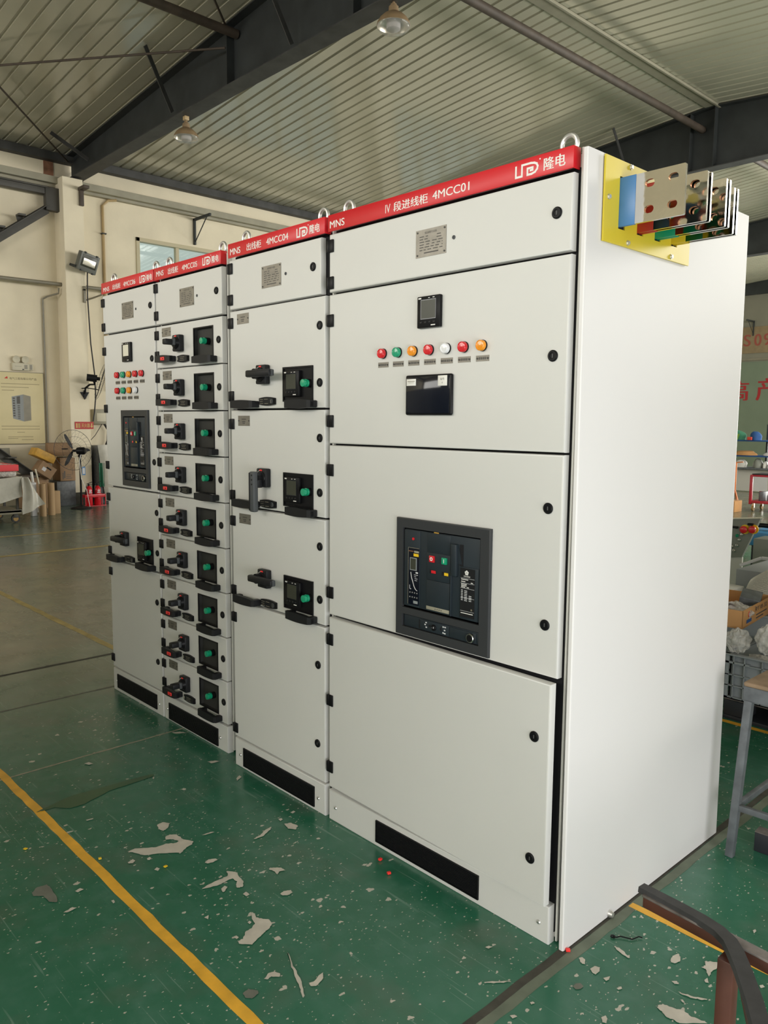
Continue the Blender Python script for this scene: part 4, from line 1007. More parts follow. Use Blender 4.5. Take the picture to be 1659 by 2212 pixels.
# busbars
def oval(cx_, cz_, l, r, n=10):
    return [(cx_ + l + r * math.cos(a), cz_ + r * math.sin(a)) for a in [(-PI / 2 + PI * i / n) for i in range(n + 1)]] + [(cx_ - l + r * math.cos(a), cz_ + r * math.sin(a)) for a in [(PI / 2 + PI * i / n) for i in range(n + 1)]]
def bar(y, x_end, xs, sleeve, label):
    x0_, x1_, z0_, z1_ = 1.0345 - (a0 + 1.144), x_end - a0, 2.013, 2.138
    x0_ = 1.0335; t_ = .0085
    b = B(); b.box(x0_ - .06, xs - a0, y - .0008, y + t_ + .0008, z0_ - .001, z1_ + .001, sleeve, .002)
    # bare tinned end with four long holes, faces cut round the holes
    xm = xs - a0; hs = [(-.020, 2.1085), (.0445, 2.1105), (-.020, 2.043), (.044, 2.044)]
    off = x_end - .076
    bm = bmesh.new()
    outer = [(xm, z0_), (x1_ - .002, z0_), (x1_, z0_ + .002), (x1_, z1_ - .002), (x1_ - .002, z1_), (xm, z1_)]
    ov = [oval(hx + off * .9 - a0, hz, .0035, .0098) for hx, hz in hs]
    for yy in (y, y + t_):
        es = []
        for lp in [outer] + ov:
            vs_ = [bm.verts.new((p[0], yy, p[1])) for p in lp]
            es += [bm.edges.new((vs_[i], vs_[(i + 1) % len(vs_)])) for i in range(len(vs_))]
        bmesh.ops.triangle_fill(bm, edges=es, use_beauty=True)
    bm.verts.index_update()
    b.add([v.co.copy() for v in bm.verts], [[v.index for v in f.verts] for f in bm.faces], 'tinned'); bm.free()
    n = len(outer)
    b.add([(p[0], y, p[1]) for p in outer] + [(p[0], y + t_, p[1]) for p in outer], [(i, (i + 1) % n, n + (i + 1) % n, n + i) for i in range(n)], 'tinned')
    for lp in ov:
        n = len(lp); b.add([(p[0], y, p[1]) for p in lp] + [(p[0], y + t_, p[1]) for p in lp], [(i, (i + 1) % n, n + (i + 1) % n, n + i) for i in range(n)], 'copper')
    o = obj('busbar', b, A, smooth=30); o['label'] = label
bar(.148, .076, -.059, 'sleeve_blue', 'single tinned bar with blue sleeve')
for y, xe, xs, sl, lb in ((.2445, .087, -.058, 'sleeve_red', 'tinned bar with red sleeve'), (.3425, .0925, -.045, 'sleeve_green', 'tinned bar with green sleeve'), (.4385, .072, -.062, 'sleeve_yellow', 'tinned bar with yellow sleeve')):
    bar(y, xe, xs, sl, lb); bar(y + .0185, xe + .001, xs, sl, lb)

# 4MCC04 ------------------------------------------------------------
a4 = -1.787
C4 = cabinet(a4, -1.168, 0.0, (-1.330, -1.262, 2.151, 2.185), 'light grey switchgear cabinet marked 4MCC04 with three meter windows', ((-1.243, 0), (-1.742, 0)),
             (('MNS', -1.774, -1.700, 2.153, 2.178, .0007), ('出线柜', -1.654, -1.555, 2.153, 2.182, .0008), ('4MCC04', -1.520, -1.380, 2.155, 2.1795, .0006), ('隆电', -1.251, -1.195, 2.153, 2.184, .0009)))
d = door(C4, 1.938, 2.134, xb=.595, hinges=(2.100, 1.976), locks=((-1.235 - a4, 2.038),))
put('nameplate', d, 'nameplate', d_plate, -1.556 - a4, 1.997 - 1.938); put('keyhole', d, 'keyhole', d_keyhole, -1.400 - a4, 2.035 - 1.938)
for k, (z0, z1, hz, lk, tz) in enumerate(((1.538, 1.931, (1.883, 1.588), (1.830, 1.628), 1.875), (1.139, 1.531, (1.475, 1.180), (1.429, 1.230), 1.468), (.7385, 1.131, (1.072, .777), (1.031, .832), 1.066))):
    d = door(C4, z0, z1, name='drawer', hinges=hz, locks=[(-1.197 - a4, q) for q in lk])
    put('circuit_tag', d, 'circuit_tag', d_tag, -1.733 - a4, tz - z0)
    sz = (1.668, 1.266, .862)[k] - z0
    put('rotary_switch', d, 'switch_base', d_switchbase, -1.537 - a4, sz)
    if k == 1: put('switch_lever', d, 'lever_v', d_lever_v, -1.540 - a4, sz + .002)
    else: put('switch_lever', d, 'lever_h', d_lever_h, -1.546 - a4, sz + .002)
    wz = (1.562, 1.1645, .765)[k] - z0
    put('meter_window', d, 'meter_window', d_windowplate, -1.417 - a4, wz)
    put('power_meter', d, 'power_meter', meter('lcd'), -1.352 - a4, wz + .066, -.0015)
    put('push_button', d, 'green_button', d_button, -1.256 - a4, wz + .065, -.0075, 'green push button')
    put('pull_handle', d, 'pull_157', pull(.157), -1.737 - a4, .016); put('pull_handle', d, 'pull_157', pull(.157), -1.368 - a4, .014)
    put('interlock', d, 'interlock_key', latch(.104, True), -1.519 - a4, (.027, .024, .022)[k])
d = door(C4, .131, .7305, hinges=(.660, .170), locks=((-1.208 - a4, .581), (-1.211 - a4, .274)))
base(C4, .1235, (.068, .557, .014, .095), (.042, .580))

# 4MCC05: nine drawers ------------------------------------------------
a5 = -2.488
C5 = cabinet(a5, -1.903, .034, (-2.049, -1.981, 2.153, 2.187), 'narrow light grey switchgear cabinet marked 4MCC05 with nine identical drawers', ((-1.975, 0), (-2.446, 0)),
             (('MNS', -2.469, -2.398, 2.158, 2.182, .0007), ('出线柜', -2.355, -2.262, 2.155, 2.183, .0008), ('4MCC05', -2.227, -2.094, 2.157, 2.180, .0006), ('隆电', -1.972, -1.919, 2.155, 2.184, .0009)))
d = door(C5, 1.9375, 2.134, hinges=(2.105, 1.978), locks=((-1.943 - a5, 2.038),))
put('nameplate', d, 'nameplate', d_plate, -2.257 - a5, 1.997 - 1.9375); put('keyhole', d, 'keyhole', d_keyhole, -2.104 - a5, 2.034 - 1.9375)
for k in range(9):
    z0 = 1.7335 - k * .2; W5 = .585
    d = door(C5, z0, z0 + .1955, name='drawer', holes=((-2.137 - a5, -1.976 - a5, .034, .160),), inner='recess_grey', hinges=(z0 + .153, z0 + .058), locks=((-1.930 - a5, z0 + .099),))
    put('circuit_tag', d, 'circuit_tag', d_tag, -2.431 - a5, .143)
    put('rotary_switch', d, 'switch_base', d_switchbase, -2.258 - a5, .104)
    put('switch_knob', d, 'knob', d_knob, -2.250 - a5, .106)
    f = once('recess_frame', lambda b: frame4(b, -.003, .164, -.003, .129, .005, .003, y1=.002))
    obj('recess_frame', f, d, (-2.137 - a5, 0, .034))
    put('push_button', d, 'green_button', d_button, -2.040 - a5, .100, .004, 'green push button')
    put('pull_handle', d, 'pull_red', pull(.136, True), -2.437 - a5, .037, label='black bow handle with red tab'); put('pull_handle', d, 'pull_157', pull(.157), -2.100 - a5, .019)
    put('interlock', d, 'interlock_plain', latch(.096, False), -2.229 - a5, .034)
base(C5, .1235, (.050, .507, .011, .093), (.030, .524))

# 4MCC06 ------------------------------------------------------------
a6 = -3.075
C6 = cabinet(a6, -2.502, .034, (-2.642, -2.574, 2.149, 2.183), 'leftmost light grey switchgear cabinet marked 4MCC06 with a small breaker', ((-2.578, 0), (-3.045, 0)),
             (('MNS', -3.053, -2.982, 2.152, 2.174, .0007), ('出线柜', -2.942, -2.851, 2.152, 2.178, .0008), ('4MCC06', -2.818, -2.686, 2.153, 2.176, .0006), ('隆电', -2.566, -2.513, 2.151, 2.181, .0009)))
d = door(C6, 1.9375, 2.134, hinges=(2.096, 1.971), locks=((-2.541 - a6, 2.036),), hx=.007)
put('nameplate', d, 'nameplate', d_plate, -2.847 - a6, 1.993 - 1.9375); put('keyhole', d, 'keyhole', d_keyhole, -2.693 - a6, 2.033 - 1.9375)
d = door(C6, 1.136, 1.929, hinges=(1.846, 1.546, 1.246), locks=((-2.536 - a6, 1.784), (-2.537 - a6, 1.283)), hx=.007)
put('power_meter', C6, 'power_meter_lit', meter('lcd_bright'), -2.790 - a6, 1.828)
for row, cols, zz, zl in ((0, ('red', 'green', 'amber', 'red', 'red'), 1.717, 1.679), (1, ('red', 'green', 'amber', 'white'), 1.637, 1.600)):
    for k, m in enumerate(cols):
        x = -2.917 + k * .0685
        put('indicator_lamp', C6, 'lamp_' + m, lampmesh('lens_' + m), x + .004 - a6, zz, label=m + ' indicator lamp')
        put('lamp_label', C6, 'lamp_label', d_lamplabel, x - a6, zl)
breaker(C6, -2.871 - a6, 1.150, s=.745)
d = door(C6, .7385, 1.1285, name='drawer', hinges=(1.075, .785), locks=((-2.524 - a6, 1.034), (-2.526 - a6, .833)), hx=.007)
put('rotary_switch', d, 'switch_base', d_switchbase, -2.866 - a6, .868 - .7385)
put('switch_lever', d, 'lever_h', d_lever_h, -2.890 - a6, .868 - .7385)
h = B(); h.box(0, .165, -.0015, 0, 0, .127, 'black_plastic')
frame4(h, 0, .165, 0, .127, .005, .006)
obj('meter_window', h, d, (-2.733 - a6, 0, .0295))
put('power_meter', d, 'power_meter_grey', meter('lcd'), -2.673 - a6, .828 - .7385, -.0015); put('push_button', d, 'green_button', d_button, -2.586 - a6, .829 - .7385, -.0075, 'green push button')
put('pull_handle', d, 'pull_157', pull(.157), -3.040 - a6, .016); put('pull_handle', d, 'pull_157', pull(.157), -2.700 - a6, .016)
put('interlock', d, 'interlock_key', latch(.104, True), -2.826 - a6, .026)
d = door(C6, .1315, .7305, hinges=(.668, .185), locks=((-2.541 - a6, .582), (-2.546 - a6, .276)), hx=.007)
base(C6, .1235, (.056, .510, .022, .099), (.040, .530))
for t_ in (A, C4, C5, C6): del t_['_w']
# posts filling the gap between cabinets 04 and 05 belong to cabinet 05
b = B(); b.box(.5875, .597, .024, .9, .01, 2.19, 'white_paint', .002); b.box(.602, .680, .040, .9, .01, 2.10, 'frame_rail', .002); b.box(.597, .602, .05, .06, .01, 2.12, 'gap_black'); b.box(.597, .69, .045, .9, 2.10, 2.185, 'white_paint', .002)
obj('corner_post', b, C5)
P('conduit_dim', (0.26, 0.19, 0.11), 0.6, var=.1)
P('sign_brown', (0.30, 0.07, 0.05), 0.6)
def bubble():
    m, t, b = nt('bubble'); N, L = t.nodes, t.links
    tc = N.new('ShaderNodeTexCoord'); v = N.new('ShaderNodeTexVoronoi'); v.inputs['Scale'].default_value = 150; v.inputs['Randomness'].default_value = .15
    L.new(tc.outputs['Object'], v.inputs['Vector'])
    bp = N.new('ShaderNodeBump'); bp.inputs['Strength'].default_value = .8; bp.inputs['Distance'].default_value = .003; bp.invert = True
    L.new(v.outputs['Distance'], bp.inputs['Height']); L.new(bp.outputs['Normal'], b.inputs['Normal'])
    b.inputs['Base Color'].default_value = (.55, .54, .52, 1); b.inputs['Metallic'].default_value = .8; b.inputs['Roughness'].default_value = .28
    MAT['bubble'] = m
bubble()

# ------------------------------------------------------------------ left background
# steel stairs: upper flight and landing against the wall, lower flight down to the floor
t = thing('steel_staircase', 'dark steel stair flight and landing beam high on the left', 'staircase', (-13.1, 2.8, 4.4))
b = B(); b.box(0, .12, -4.5, .72, .86, .97, 'stair_steel', .006); b.box(.0, .16, -4.5, .72, .955, .975, 'stair_steel'); obj('landing_beam', b, t)
b = B(); b.box(0.02, .14, .69, .96, .60, .98, 'stair_steel', .006); obj('end_plate', b, t)
b = B(); b.beam((.06, .72, .62), (.06, -3.6, -2.6), .04, .14, 'stair_steel'); b.beam((.10, .72, .68), (.10, -3.6, -2.54), .12, .012, 'stair_steel'); obj('stringer', b, t)
for k in range(5):
    b = B(); y = .33 - k * .33; b.box(.04, .2, y - .11, y, .42 - k * .245, .45 - k * .245, 'stair_steel'); b.prism([(y - .08, .30 - k * .245), (y, .42 - k * .245), (y - .11, .42 - k * .245)], .05, .06, 'stair_steel', 'x'); obj('tread_bracket', b, t)
t = thing('stair_flight', 'dark steel stair stringer sloping to the floor among the cartons', 'staircase', (-12.75, 3.7, 0))
b = B(); b.beam((0, -.40, .28), (0, -3.2, 2.5), .05, .13, 'stair_steel'); b.beam((.06, -.38, .34), (.06, -3.2, 2.56), .12, .012, 'stair_steel'); obj('stringer', b, t)
b = B(); b.prism([(-.33, .42), (-.10, .36), (-.08, .09), (-.22, .06)], -.01, .01, 'stair_steel', 'x'); b.box(.0, .12, -.28, -.06, .0, .09, 'stair_steel'); obj('foot_plate', b, t)
for k in range(2):
    b = B(); y = -.98 - k * .5; z = .80 + k * .39; b.box(-.02, .16, y - .14, y, z + .04, z + .06, 'stair_steel'); b.prism([(y - .02, z - .15), (y, z), (y - .11, z + .05), (y - .16, z + .02)], -.03, .03, 'stair_steel', 'x'); obj('tread_bracket', b, t)
# trolley with film-wrapped load
t = thing('flatbed_trolley', 'grey steel trolley on yellow castors under film-wrapped packs', 'trolley', (-11.0, 1.75, 0))
b = B(); b.box(-.45, .25, -1.2, .40, .15, .19, 'pipe_grey', .006); b.box(.2, .25, -1.2, .40, .13, .19, 'pipe_grey', .004); obj('deck', b, t)
for (x, y) in ((.18, .33), (-.38, .28), (.18, -1.1)):
    b = B(); b.cyl((x - .018, y, .06), (x + .018, y, .06), .058, 'rubber', 24); b.cyl((x - .02, y, .06), (x + .02, y, .06), .036, 'wheel_yellow', 18); b.box(x - .024, x + .024, y - .03, y + .035, .07, .15, 'stair_steel', .006); obj('castor', b, t)
for xx in (.16, -.4):
    b = B(); b.box(xx, xx + .035, .35, .38, .19, .62, 'stair_steel'); obj('upright', b, t)
b = B(); b.box(-.45, .25, -1.2, .4, .60, .625, 'pipe_grey', .004); obj('shelf', b, t)
def drape(fn, nu, nv, m):
    b = B(); b.grid(fn, nu, nv, m); return b
b = drape(lambda u, v: (-10.72 + .03 * math.sin(9 * u + 3 * v), .5 + 1.66 * u, .66 - v * (.22 + .16 * math.sin(2.4 * u) ** 2) + .01 * math.sin(14 * u)), 40, 10, 'film')
b.grid(lambda u, v: (-11.45 + .74 * v, .5 + 1.66 * u, .655 + .012 * math.sin(11 * u + 5 * v)), 30, 12, 'film')
b.grid(lambda u, v: (-10.72 - .03 * u + .04 * math.sin(5 * v + 8 * u), 2.14 + (.10 + .22 * v) * u + .02 * v, .655 - (.54 * v) * (1 - .25 * u)), 14, 18, 'film')
tag(obj('plastic_sheet', b, smooth=80), 'translucent grey plastic sheet draped over the trolley', 'plastic sheet')
b = B(); b.box(-11.4, -10.74, .8, 2.10, .665, .745, 'bag', .03, 3); tag(obj('film_pack', b, smooth=80), 'clear film-wrapped pack on the trolley under the red foam', 'package', 'packs on the trolley')
b = B(); b.box(-11.4, -10.72, .8, 2.12, .748, .838, 'red_foam', .006); tag(obj('foam_board', b), 'red foam slab lying on the film-wrapped trolley load', 'foam slab')
b = B(); b.grid(lambda u, v: (-11.4 + .66 * v, .8 + (1.33 - .2 * math.sin(PI * v)) * u, .842 + .085 * (1 - u ** 6) * (math.sin(PI * min(1, max(0, v))) ** .4) + .015 * math.sin(17 * u + 9 * v)), 40, 16, 'bag')
tag(obj('plastic_bag', b, smooth=80), 'crumpled clear plastic bags piled on top of the red foam', 'plastic bag')
# paper rolls and cartons beside the trolley
def roll(x, y, h, r, m, label, lean=0.0):
    b = B(); b.cyl((0, 0, 0), (0, lean, h), r, m, 24, caps=False); b.cyl((0, 0, .002), (0, lean, h - .02), r * .82, 'gap_black', 20)
    tag(obj('paper_roll', b, loc=(x, y, 0)), label, 'cardboard tube', 'rolls standing by the trolley')
roll(-11.35, 2.665, .50, .046, 'kraft', 'brown paper roll standing nearest the plastic sheet')
roll(-11.45, 2.83, .50, .052, 'kraft', 'thicker brown paper roll standing beside the small carton')
roll(-11.55, 2.765, .50, .03, 'kraft', 'thin brown paper roll wedged behind the two thick rolls')
b = B(); b.box(-.04, .04, -.04, .04, 0, .52, 'paper', .01); tag(obj('paper_bundle', b, loc=(-11.45, 2.56, 0)), 'white paper bundle standing left of the paper rolls', 'paper bundle')
def rodlike(p, q, r, m, name, label, cat):
    b = B(); b.cyl((0, 0, 0), Vector(q) - Vector(p), r, m, 12); tag(obj(name, b, loc=p), label, cat)
rodlike((-11.75, 2.72, 0.02), (-11.78, 2.66, .66), .02, 'white_paint', 'tube', 'short white tube sticking up behind the paper rolls', 'tube')
rodlike((-11.75, 2.84, 0.02), (-11.8, 2.73, .70), .012, 'cream', 'stick', 'thin pale stick leaning behind the paper rolls', 'stick')
def carton(x, y, z, sx, sy, sz, m, label, rz=0, rx=0, hand=None, lab=None, tape=None, mark=False, group=None):
    t = thing('carton', label, 'cardboard box', (x, y, z), (rx, 0, rz), group)
    b = B(); b.box(-sx / 2, sx / 2, -sy / 2, sy / 2, 0, sz, m, .003); b.box(-.002, .002, -sy / 2 - .0005, sy / 2 + .0005, sz - .0005, sz + .0012, 'etch'); obj('box_body', b, t)
    if hand:
        b = B(); b.box(sx / 2 - .001, sx / 2 + .0012, hand[0], hand[1], hand[2], hand[3], 'gap_black', .0005); obj('hand_hole', b, t)
    if lab:
        b = B(); b.box(sx / 2, sx / 2 + .0015, lab[0], lab[1], lab[2], lab[3], 'paper'); o = obj('shipping_label', b, t); o['label'] = 'white label'
    if tape:
        b = B(); b.box(tape[0], tape[1], -sy / 2 - .001, sy / 2 + .001, -.001, sz + .0015, 'tape_yellow'); o = obj('packing_tape', b, t)
    if mark:
        b = B()
        for (y0, y1, z0, z1) in ((-.09, -.075, .03, .14), (-.065, -.045, .05, .17), (-.03, .07, .04, .05), (-.03, .05, .07, .08), (-.02, .06, .10, .108), (.075, .08, .1, .22)): b.box(sx / 2, sx / 2 + .001, y0, y1, z0, z1, 'etch')
        obj('printing', b, t)
    return t
carton(-11.6, 2.955, 0, .12, .10, .36, 'kraft', 'small taped carton standing on the floor right of the paper rolls')
b = B(); b.box(-.17, .17, -.17, .15, 0, .43, 'bench_grey', .006); tag(obj('metal_box', b, loc=(-12.77, 3.53, 0)), 'dark grey steel box on the floor under the printed carton', 'box')
carton(-12.72, 3.53, .435, .36, .255, .395, 'cardboard', 'upright printed carton in the stack behind the standing fan', mark=True)
carton(-12.76, 3.475, .862, .42, .39, .215, 'cardboard', 'wide carton with hand hole on top of the stack behind the fan', rz=-.25, hand=(.02, .12, .11, .13))
carton(-12.66, 2.98, 0, .35, .40, .52, 'cardboard', 'carton standing on the floor against the wall, carrying the tilted cartons')
carton(-12.50, 3.06, .56, .25, .27, .20, 'cardboard', 'tilted carton with hand hole and white label', rx=math.radians(-36), hand=(-.03, .06, .125, .15), lab=(-.08, -.015, .06, .12))
carton(-12.55, 3.09, .82, .30, .34, .13, 'tape_yellow', 'tilted flat carton wrapped in yellow tape on top of the pile', rx=math.radians(-27))
b = B(); b.box(-13.19, -13.16, 2.62, 2.80, .55, .99, 'rail_paint', .004); tag(obj('wall_panel', b), 'small pale metal cover on the wall below the poster', 'cover plate')
b = B(); b.box(-12.75, -12.3, 2.52, 2.95, .525, .565, 'rust_pipe', .004); tag(obj('wood_board', b), 'dark brown board lying behind the paper rolls', 'board')
# standing fan
t = thing('standing_fan', 'black industrial standing fan with three blades and wire cage', 'fan', (-12.02, 3.535, 0))
b = B(); b.lathe((0, 0, 0), (0, 0, 1), [(.17, 0), (.172, .012), (.15, .025), (.06, .04), (.03, .06), (0, .06)], 'dark_plastic', 32); obj('base', b, t)
b = B(); b.cyl((0, 0, .05), (0, 0, .92), .017, 'black_plastic', 16); b.cyl((0, 0, .86), (0, 0, .90), .03, 'black_plastic', 16); obj('pole', b, t)
hz = math.radians(14)
b = B(); b.lathe((0, 0, 0), (1, 0, 0), [(.0, -.06), (.03, -.058), (.055, -.04), (.062, 0), (.062, .07), (.045, .1), (0, .105)], 'black_plastic', 24); b.cyl((-.12, 0, 0), (-.05, 0, 0), .02, 'black_plastic'); obj('motor', b, t, (.0, .0, .965), (0, 0, hz + .5))
b = B(); fan_cage(b, .335, 28, 'cable_black', .07, .0032); obj('cage', b, t, (-.12, -.06, .975), (0, math.radians(-4), .12))
b = B(); blades(b, .31, 'black_plastic'); obj('blades', b, t, (-.12, -.06, .975), (.0, 0, .12))
b = B(); b.box(.02, .022, .02, .075, .56, .70, 'sleeve_blue'); b.box(.0215, .023, .03, .065, .58, .68, 'paper'); o = obj('hang_tag', b, t)
b = B(); b.tube([(.03, .01, .92), (.04, -.03, .8), (.03, .0, .5), (.04, .08, .3), (.05, .12, .03), (.06, .13, .01)], .006, 'white_paint', 6); o = obj('power_cord', b, t)
# extinguishers
def extinguisher(x, y, label):
    t = thing('fire_extinguisher', label, 'fire extinguisher', (x, y, .012), group='extinguishers by the pilaster')
    b = B(); b.lathe((0, 0, 0), (0, 0, 1), [(0, 0), (.052, 0), (.058, .01), (.058, .26), (.05, .30), (.03, .325), (.016, .335), (0, .335)], 'ext_red', 28); obj('cylinder', b, t)
    b = B(); b.box(.045, .0595, -.03, .03, .20, .27, 'ext_red', .003); b.box(.0592, .0600, -.028, .028, .21, .225, 'paper'); b.box(.0592, .0600, -.02, .02, .235, .255, 'paper'); obj('label_band', b, t)
    b = B(); b.cyl((0, 0, .33), (0, 0, .37), .016, 'black_plastic', 12); b.beam((0, -.04, .365), (0, .07, .405), .016, .008, 'black_plastic'); b.beam((0, -.02, .37), (0, .065, .355), .016, .006, 'black_plastic'); b.tube([(0, -.01, .35), (.02, -.05, .34), (.03, -.07, .25), (.03, -.07, .12)], .007, 'black_plastic', 6); obj('valve', b, t)
extinguisher(-12.35, 3.805, 'left of the two red fire extinguishers in the red rack')
extinguisher(-12.35, 3.955, 'right of the two red fire extinguishers in the red rack')
t = thing('extinguisher_rack', 'low red rack holding the two fire extinguishers', 'rack', (-12.35, 3.88, 0))
b = B(); b.box(-.1, .1, -.17, .19, 0, .01, 'ext_red', .002); obj('tray', b, t)
b = B()
for (x0, x1, y0, y1) in ((.068, .074, -.17, .19), (-.074, -.068, -.17, .19), (-.074, .074, -.17, -.164), (-.074, .074, .184, .19), (-.07, .07, -.003, .003)): b.box(x0, x1, y0, y1, .15, .20, 'ext_red', .001)
obj('rail', b, t)
for (x, y) in ((.07, -.165), (.07, .185), (-.07, -.165), (-.07, .185)):
    b = B(); b.box(x - .006, x + .006, y - .006, y + .006, 0, .2, 'ext_red'); obj('upright', b, t)
# tall film-wrapped unit behind
b = B(); b.box(-13.15, -12.65, 4.12, 4.75, 0, 1.02, 'bench_grey', .01); tag(obj('wrapped_unit', b), 'dark unit behind the extinguishers, partly under film', 'machine')
b = drape(lambda u, v: (-12.62 + .10 * v * u + .02 * math.sin(7 * u), 4.10 + .5 * u + .12 * v * (1 - u) , 1.04 - 1.0 * v), 14, 20, 'film')
tag(obj('plastic_film', b, smooth=80), 'clear film hanging over the dark unit behind the extinguishers', 'plastic sheet')
b = B(); b.grid(lambda u, v: (-12.60 + .02 * math.sin(12 * u + v), 4.10 + .10 * u, .30 + .42 * v), 8, 12, 'cloth_green'); tag(obj('green_bag', b, smooth=80), 'dark green bag hanging beside the fire extinguishers', 'bag')

# ------------------------------------------------------------------ right: bench, crate, frame
t = thing('steel_bench', 'worn grey steel bench with wooden top at the right edge', 'bench', (0, .87, 0))
b = B(); b.box(.006, .7, -.006, .48, .612, .628, 'wood_top', .006, 3); obj('bench_top', b, t)
b = B(); b.box(.004, .69, 0, .018, .560, .612, 'bench_grey', .005); b.box(.004, .022, .018, .47, .560, .612, 'bench_grey', .005); obj('apron', b, t)
for (x, y, x2, y2) in ((.022, .012, -.006, -.004), (.022, .45, .0, .47), (.66, .012, .69, -.004), (.66, .45, .69, .47)):
    b = B(); b.beam((x, y, .562), (x2, y2, 0), .027, .027, 'bench_grey', .003, up=(1, 0, 0)); obj('leg', b, t)
b = B(); b.beam((.01, .0, .182), (.68, .0, .20), .018, .022, 'bench_grey', .003); b.beam((.008, .46, .18), (.004, .01, .182), .018, .022, 'bench_grey', .003); obj('stretcher', b, t)
b = B(); b.beam((0, 0, .035), (.5, .03, .035), .05, .07, 'pallet_black', .004); b.beam((0, 0, .0715), (.5, .03, .0715), .05, .003, 'scuffed', .001)
tag(obj('steel_bar', b, loc=(.035, .985, 0)), 'black square bar lying on the floor in front of the bench', 'bar')
# pallet, crate and its content
t = thing('plastic_pallet', 'black plastic pallet under the grey crate', 'pallet', (-.10, 2.65, 0))
b = B(); b.box(-.50, .6, -.50, .5, .10, .125, 'scuffed', .004); b.box(-.5, .6, -.5, .5, 0, .02, 'pallet_black', .003); obj('deck', b, t)
for x in (-.44, .05, .54):
    for y in (-.44, 0, .44):
        b = B(); b.box(x - .06, x + .06, y - .06, y + .06, .02, .10, 'pallet_black', .006); obj('block', b, t)
t = thing('plastic_crate', 'grey ribbed plastic crate on the black pallet', 'crate', (-.072, 2.395, .127))
b = B(); sx0, sx1, sy0, sy1, H = -.51, .45, -.30, .42, .225
b.box(sx0, sx1, sy0, sy1, 0, .01, 'crate_grey')
for (a, c, e, g) in ((sx0 + .02, sx1 - .02, sy0 + .02, sy0 + .026), (sx0 + .02, sx1 - .02, sy1 - .026, sy1 - .02), (sx0 + .02, sx0 + .026, sy0 + .02, sy1 - .02), (sx1 - .026, sx1 - .02, sy0 + .02, sy1 - .02)): b.box(a, c, e, g, 0, H, 'crate_grey')
obj('crate_body', b, t)
b = B()
for x in (sx0, sx0 + .042, sx0 + .095, sx0 + .18, sx0 + .27, sx0 + .36, sx0 + .47, sx0 + .6, sx0 + .75, sx1 - .005): b.box(x, x + .005, sy0, sy0 + .022, 0, H, 'crate_grey')
for z in (0, .065, .12, .185): b.box(sx0, sx0 + .12, sy0, sy0 + .022, z, z + .005, 'crate_grey')
b.box(sx0, sx1, sy0, sy0 + .022, 0, .005, 'crate_grey'); b.box(sx0, sx1, sy0, sy0 + .022, .18, .185, 'crate_grey')
obj('front_ribs', b, t); b = B()
for y in (sy0, sy0 + .12, sy0 + .3, sy0 + .5, sy1 - .005): b.box(sx0, sx0 + .022, y, y + .005, 0, H, 'crate_grey')
obj('side_ribs', b, t)
b = B()
for (a, c, e, g) in ((sx0 - .004, sx1, sy0 - .004, sy0 + .026), (sx0 - .004, sx1, sy1 - .026, sy1), (sx0 - .004, sx0 + .026, sy0, sy1), (sx1 - .026, sx1, sy0, sy1)): b.box(a, c, e, g, H - .006, H + .003, 'crate_grey', .003)
obj('rim', b, t)
t = thing('plastic_crate', 'second grey crate behind the ribbed one, carrying the orange cardboard box', 'crate', (-.95, 2.54, .127))
b = B()
b.box(0, .75, 0, .5, 0, .012, 'crate_grey')
for (a, c, e, g) in ((0, .75, 0, .006), (0, .75, .494, .5), (0, .006, 0, .5), (.744, .75, 0, .5)): b.box(a, c, e, g, 0, .34, 'crate_grey')
obj('crate_body', b, t)
b = B()
for (a, c, e, g) in ((-.01, .76, -.01, .014), (-.01, .76, .486, .51), (-.01, .014, 0, .5), (.736, .76, 0, .5)): b.box(a, c, e, g, .334, .347, 'crate_grey', .003)
obj('rim', b, t)
# cardboard box full of bagged parts, standing over the crates
t = thing('cardboard_box', 'open orange-brown cardboard box with printing, full of bags', 'cardboard box', (-.525, 2.145, .476), (0, 0, .10))
b = B(); q = (-.40, 0, 0, .50, .092)
b.box(q[0], q[1], q[2], q[3], 0, .006, 'carton_orange')
for (a, c, e, g) in ((q[0], q[1], q[2], q[2] + .006), (q[0], q[1], q[3] - .006, q[3]), (q[0], q[0] + .006, q[2], q[3]), (q[1] - .006, q[1], q[2], q[3])): b.box(a, c, e, g, 0, q[4], 'carton_orange', .002)
obj('box_body', b, t)
b = B(); text(b, 'RT18-32', .20, .40, .055, .078, .0012, 'etch', 'x'); b.box(.0003, .0012, .22, .40, .032, .038, 'etch'); b.box(.0003, .0012, .22, .34, .015, .021, 'etch')
b.cyl((0, .10, .06), (.0012, .10, .06), .016, 'poster_red', 20); b.box(.0006, .0014, .06, .14, .018, .036, 'cloth_blue'); obj('printing', b, t)
def bagblob(name, loc, s, label, m='bag', seed=1, group=None, rz=0):
    rnd = random.Random(seed); b = B(); ph = [rnd.uniform(0, 6) for _ in range(6)]
    def fn(u, v):
        a = 2 * PI * u; e = PI * (v - .5)
        r = 1 + .10 * math.sin(3 * a + ph[0] + 4 * v) + .08 * math.sin(7 * a + ph[1] - 6 * v) + .07 * math.sin(9 * e + ph[2] + 2 * a)
        return (s[0] * r * math.cos(e) * math.cos(a), s[1] * r * math.cos(e) * math.sin(a), s[2] * (1 + .9 * math.sin(e) * r) )
    b.grid(fn, 40, 20, m, close_u=True)
    return tag(obj(name, b, loc=loc, rot=(0, 0, rz), smooth=50), label, 'plastic bag', group)
bagblob('plastic_bag', (-.62, 2.27, .485), (.085, .10, .047), 'clear plastic bag at the left in the orange cardboard box', seed=2)
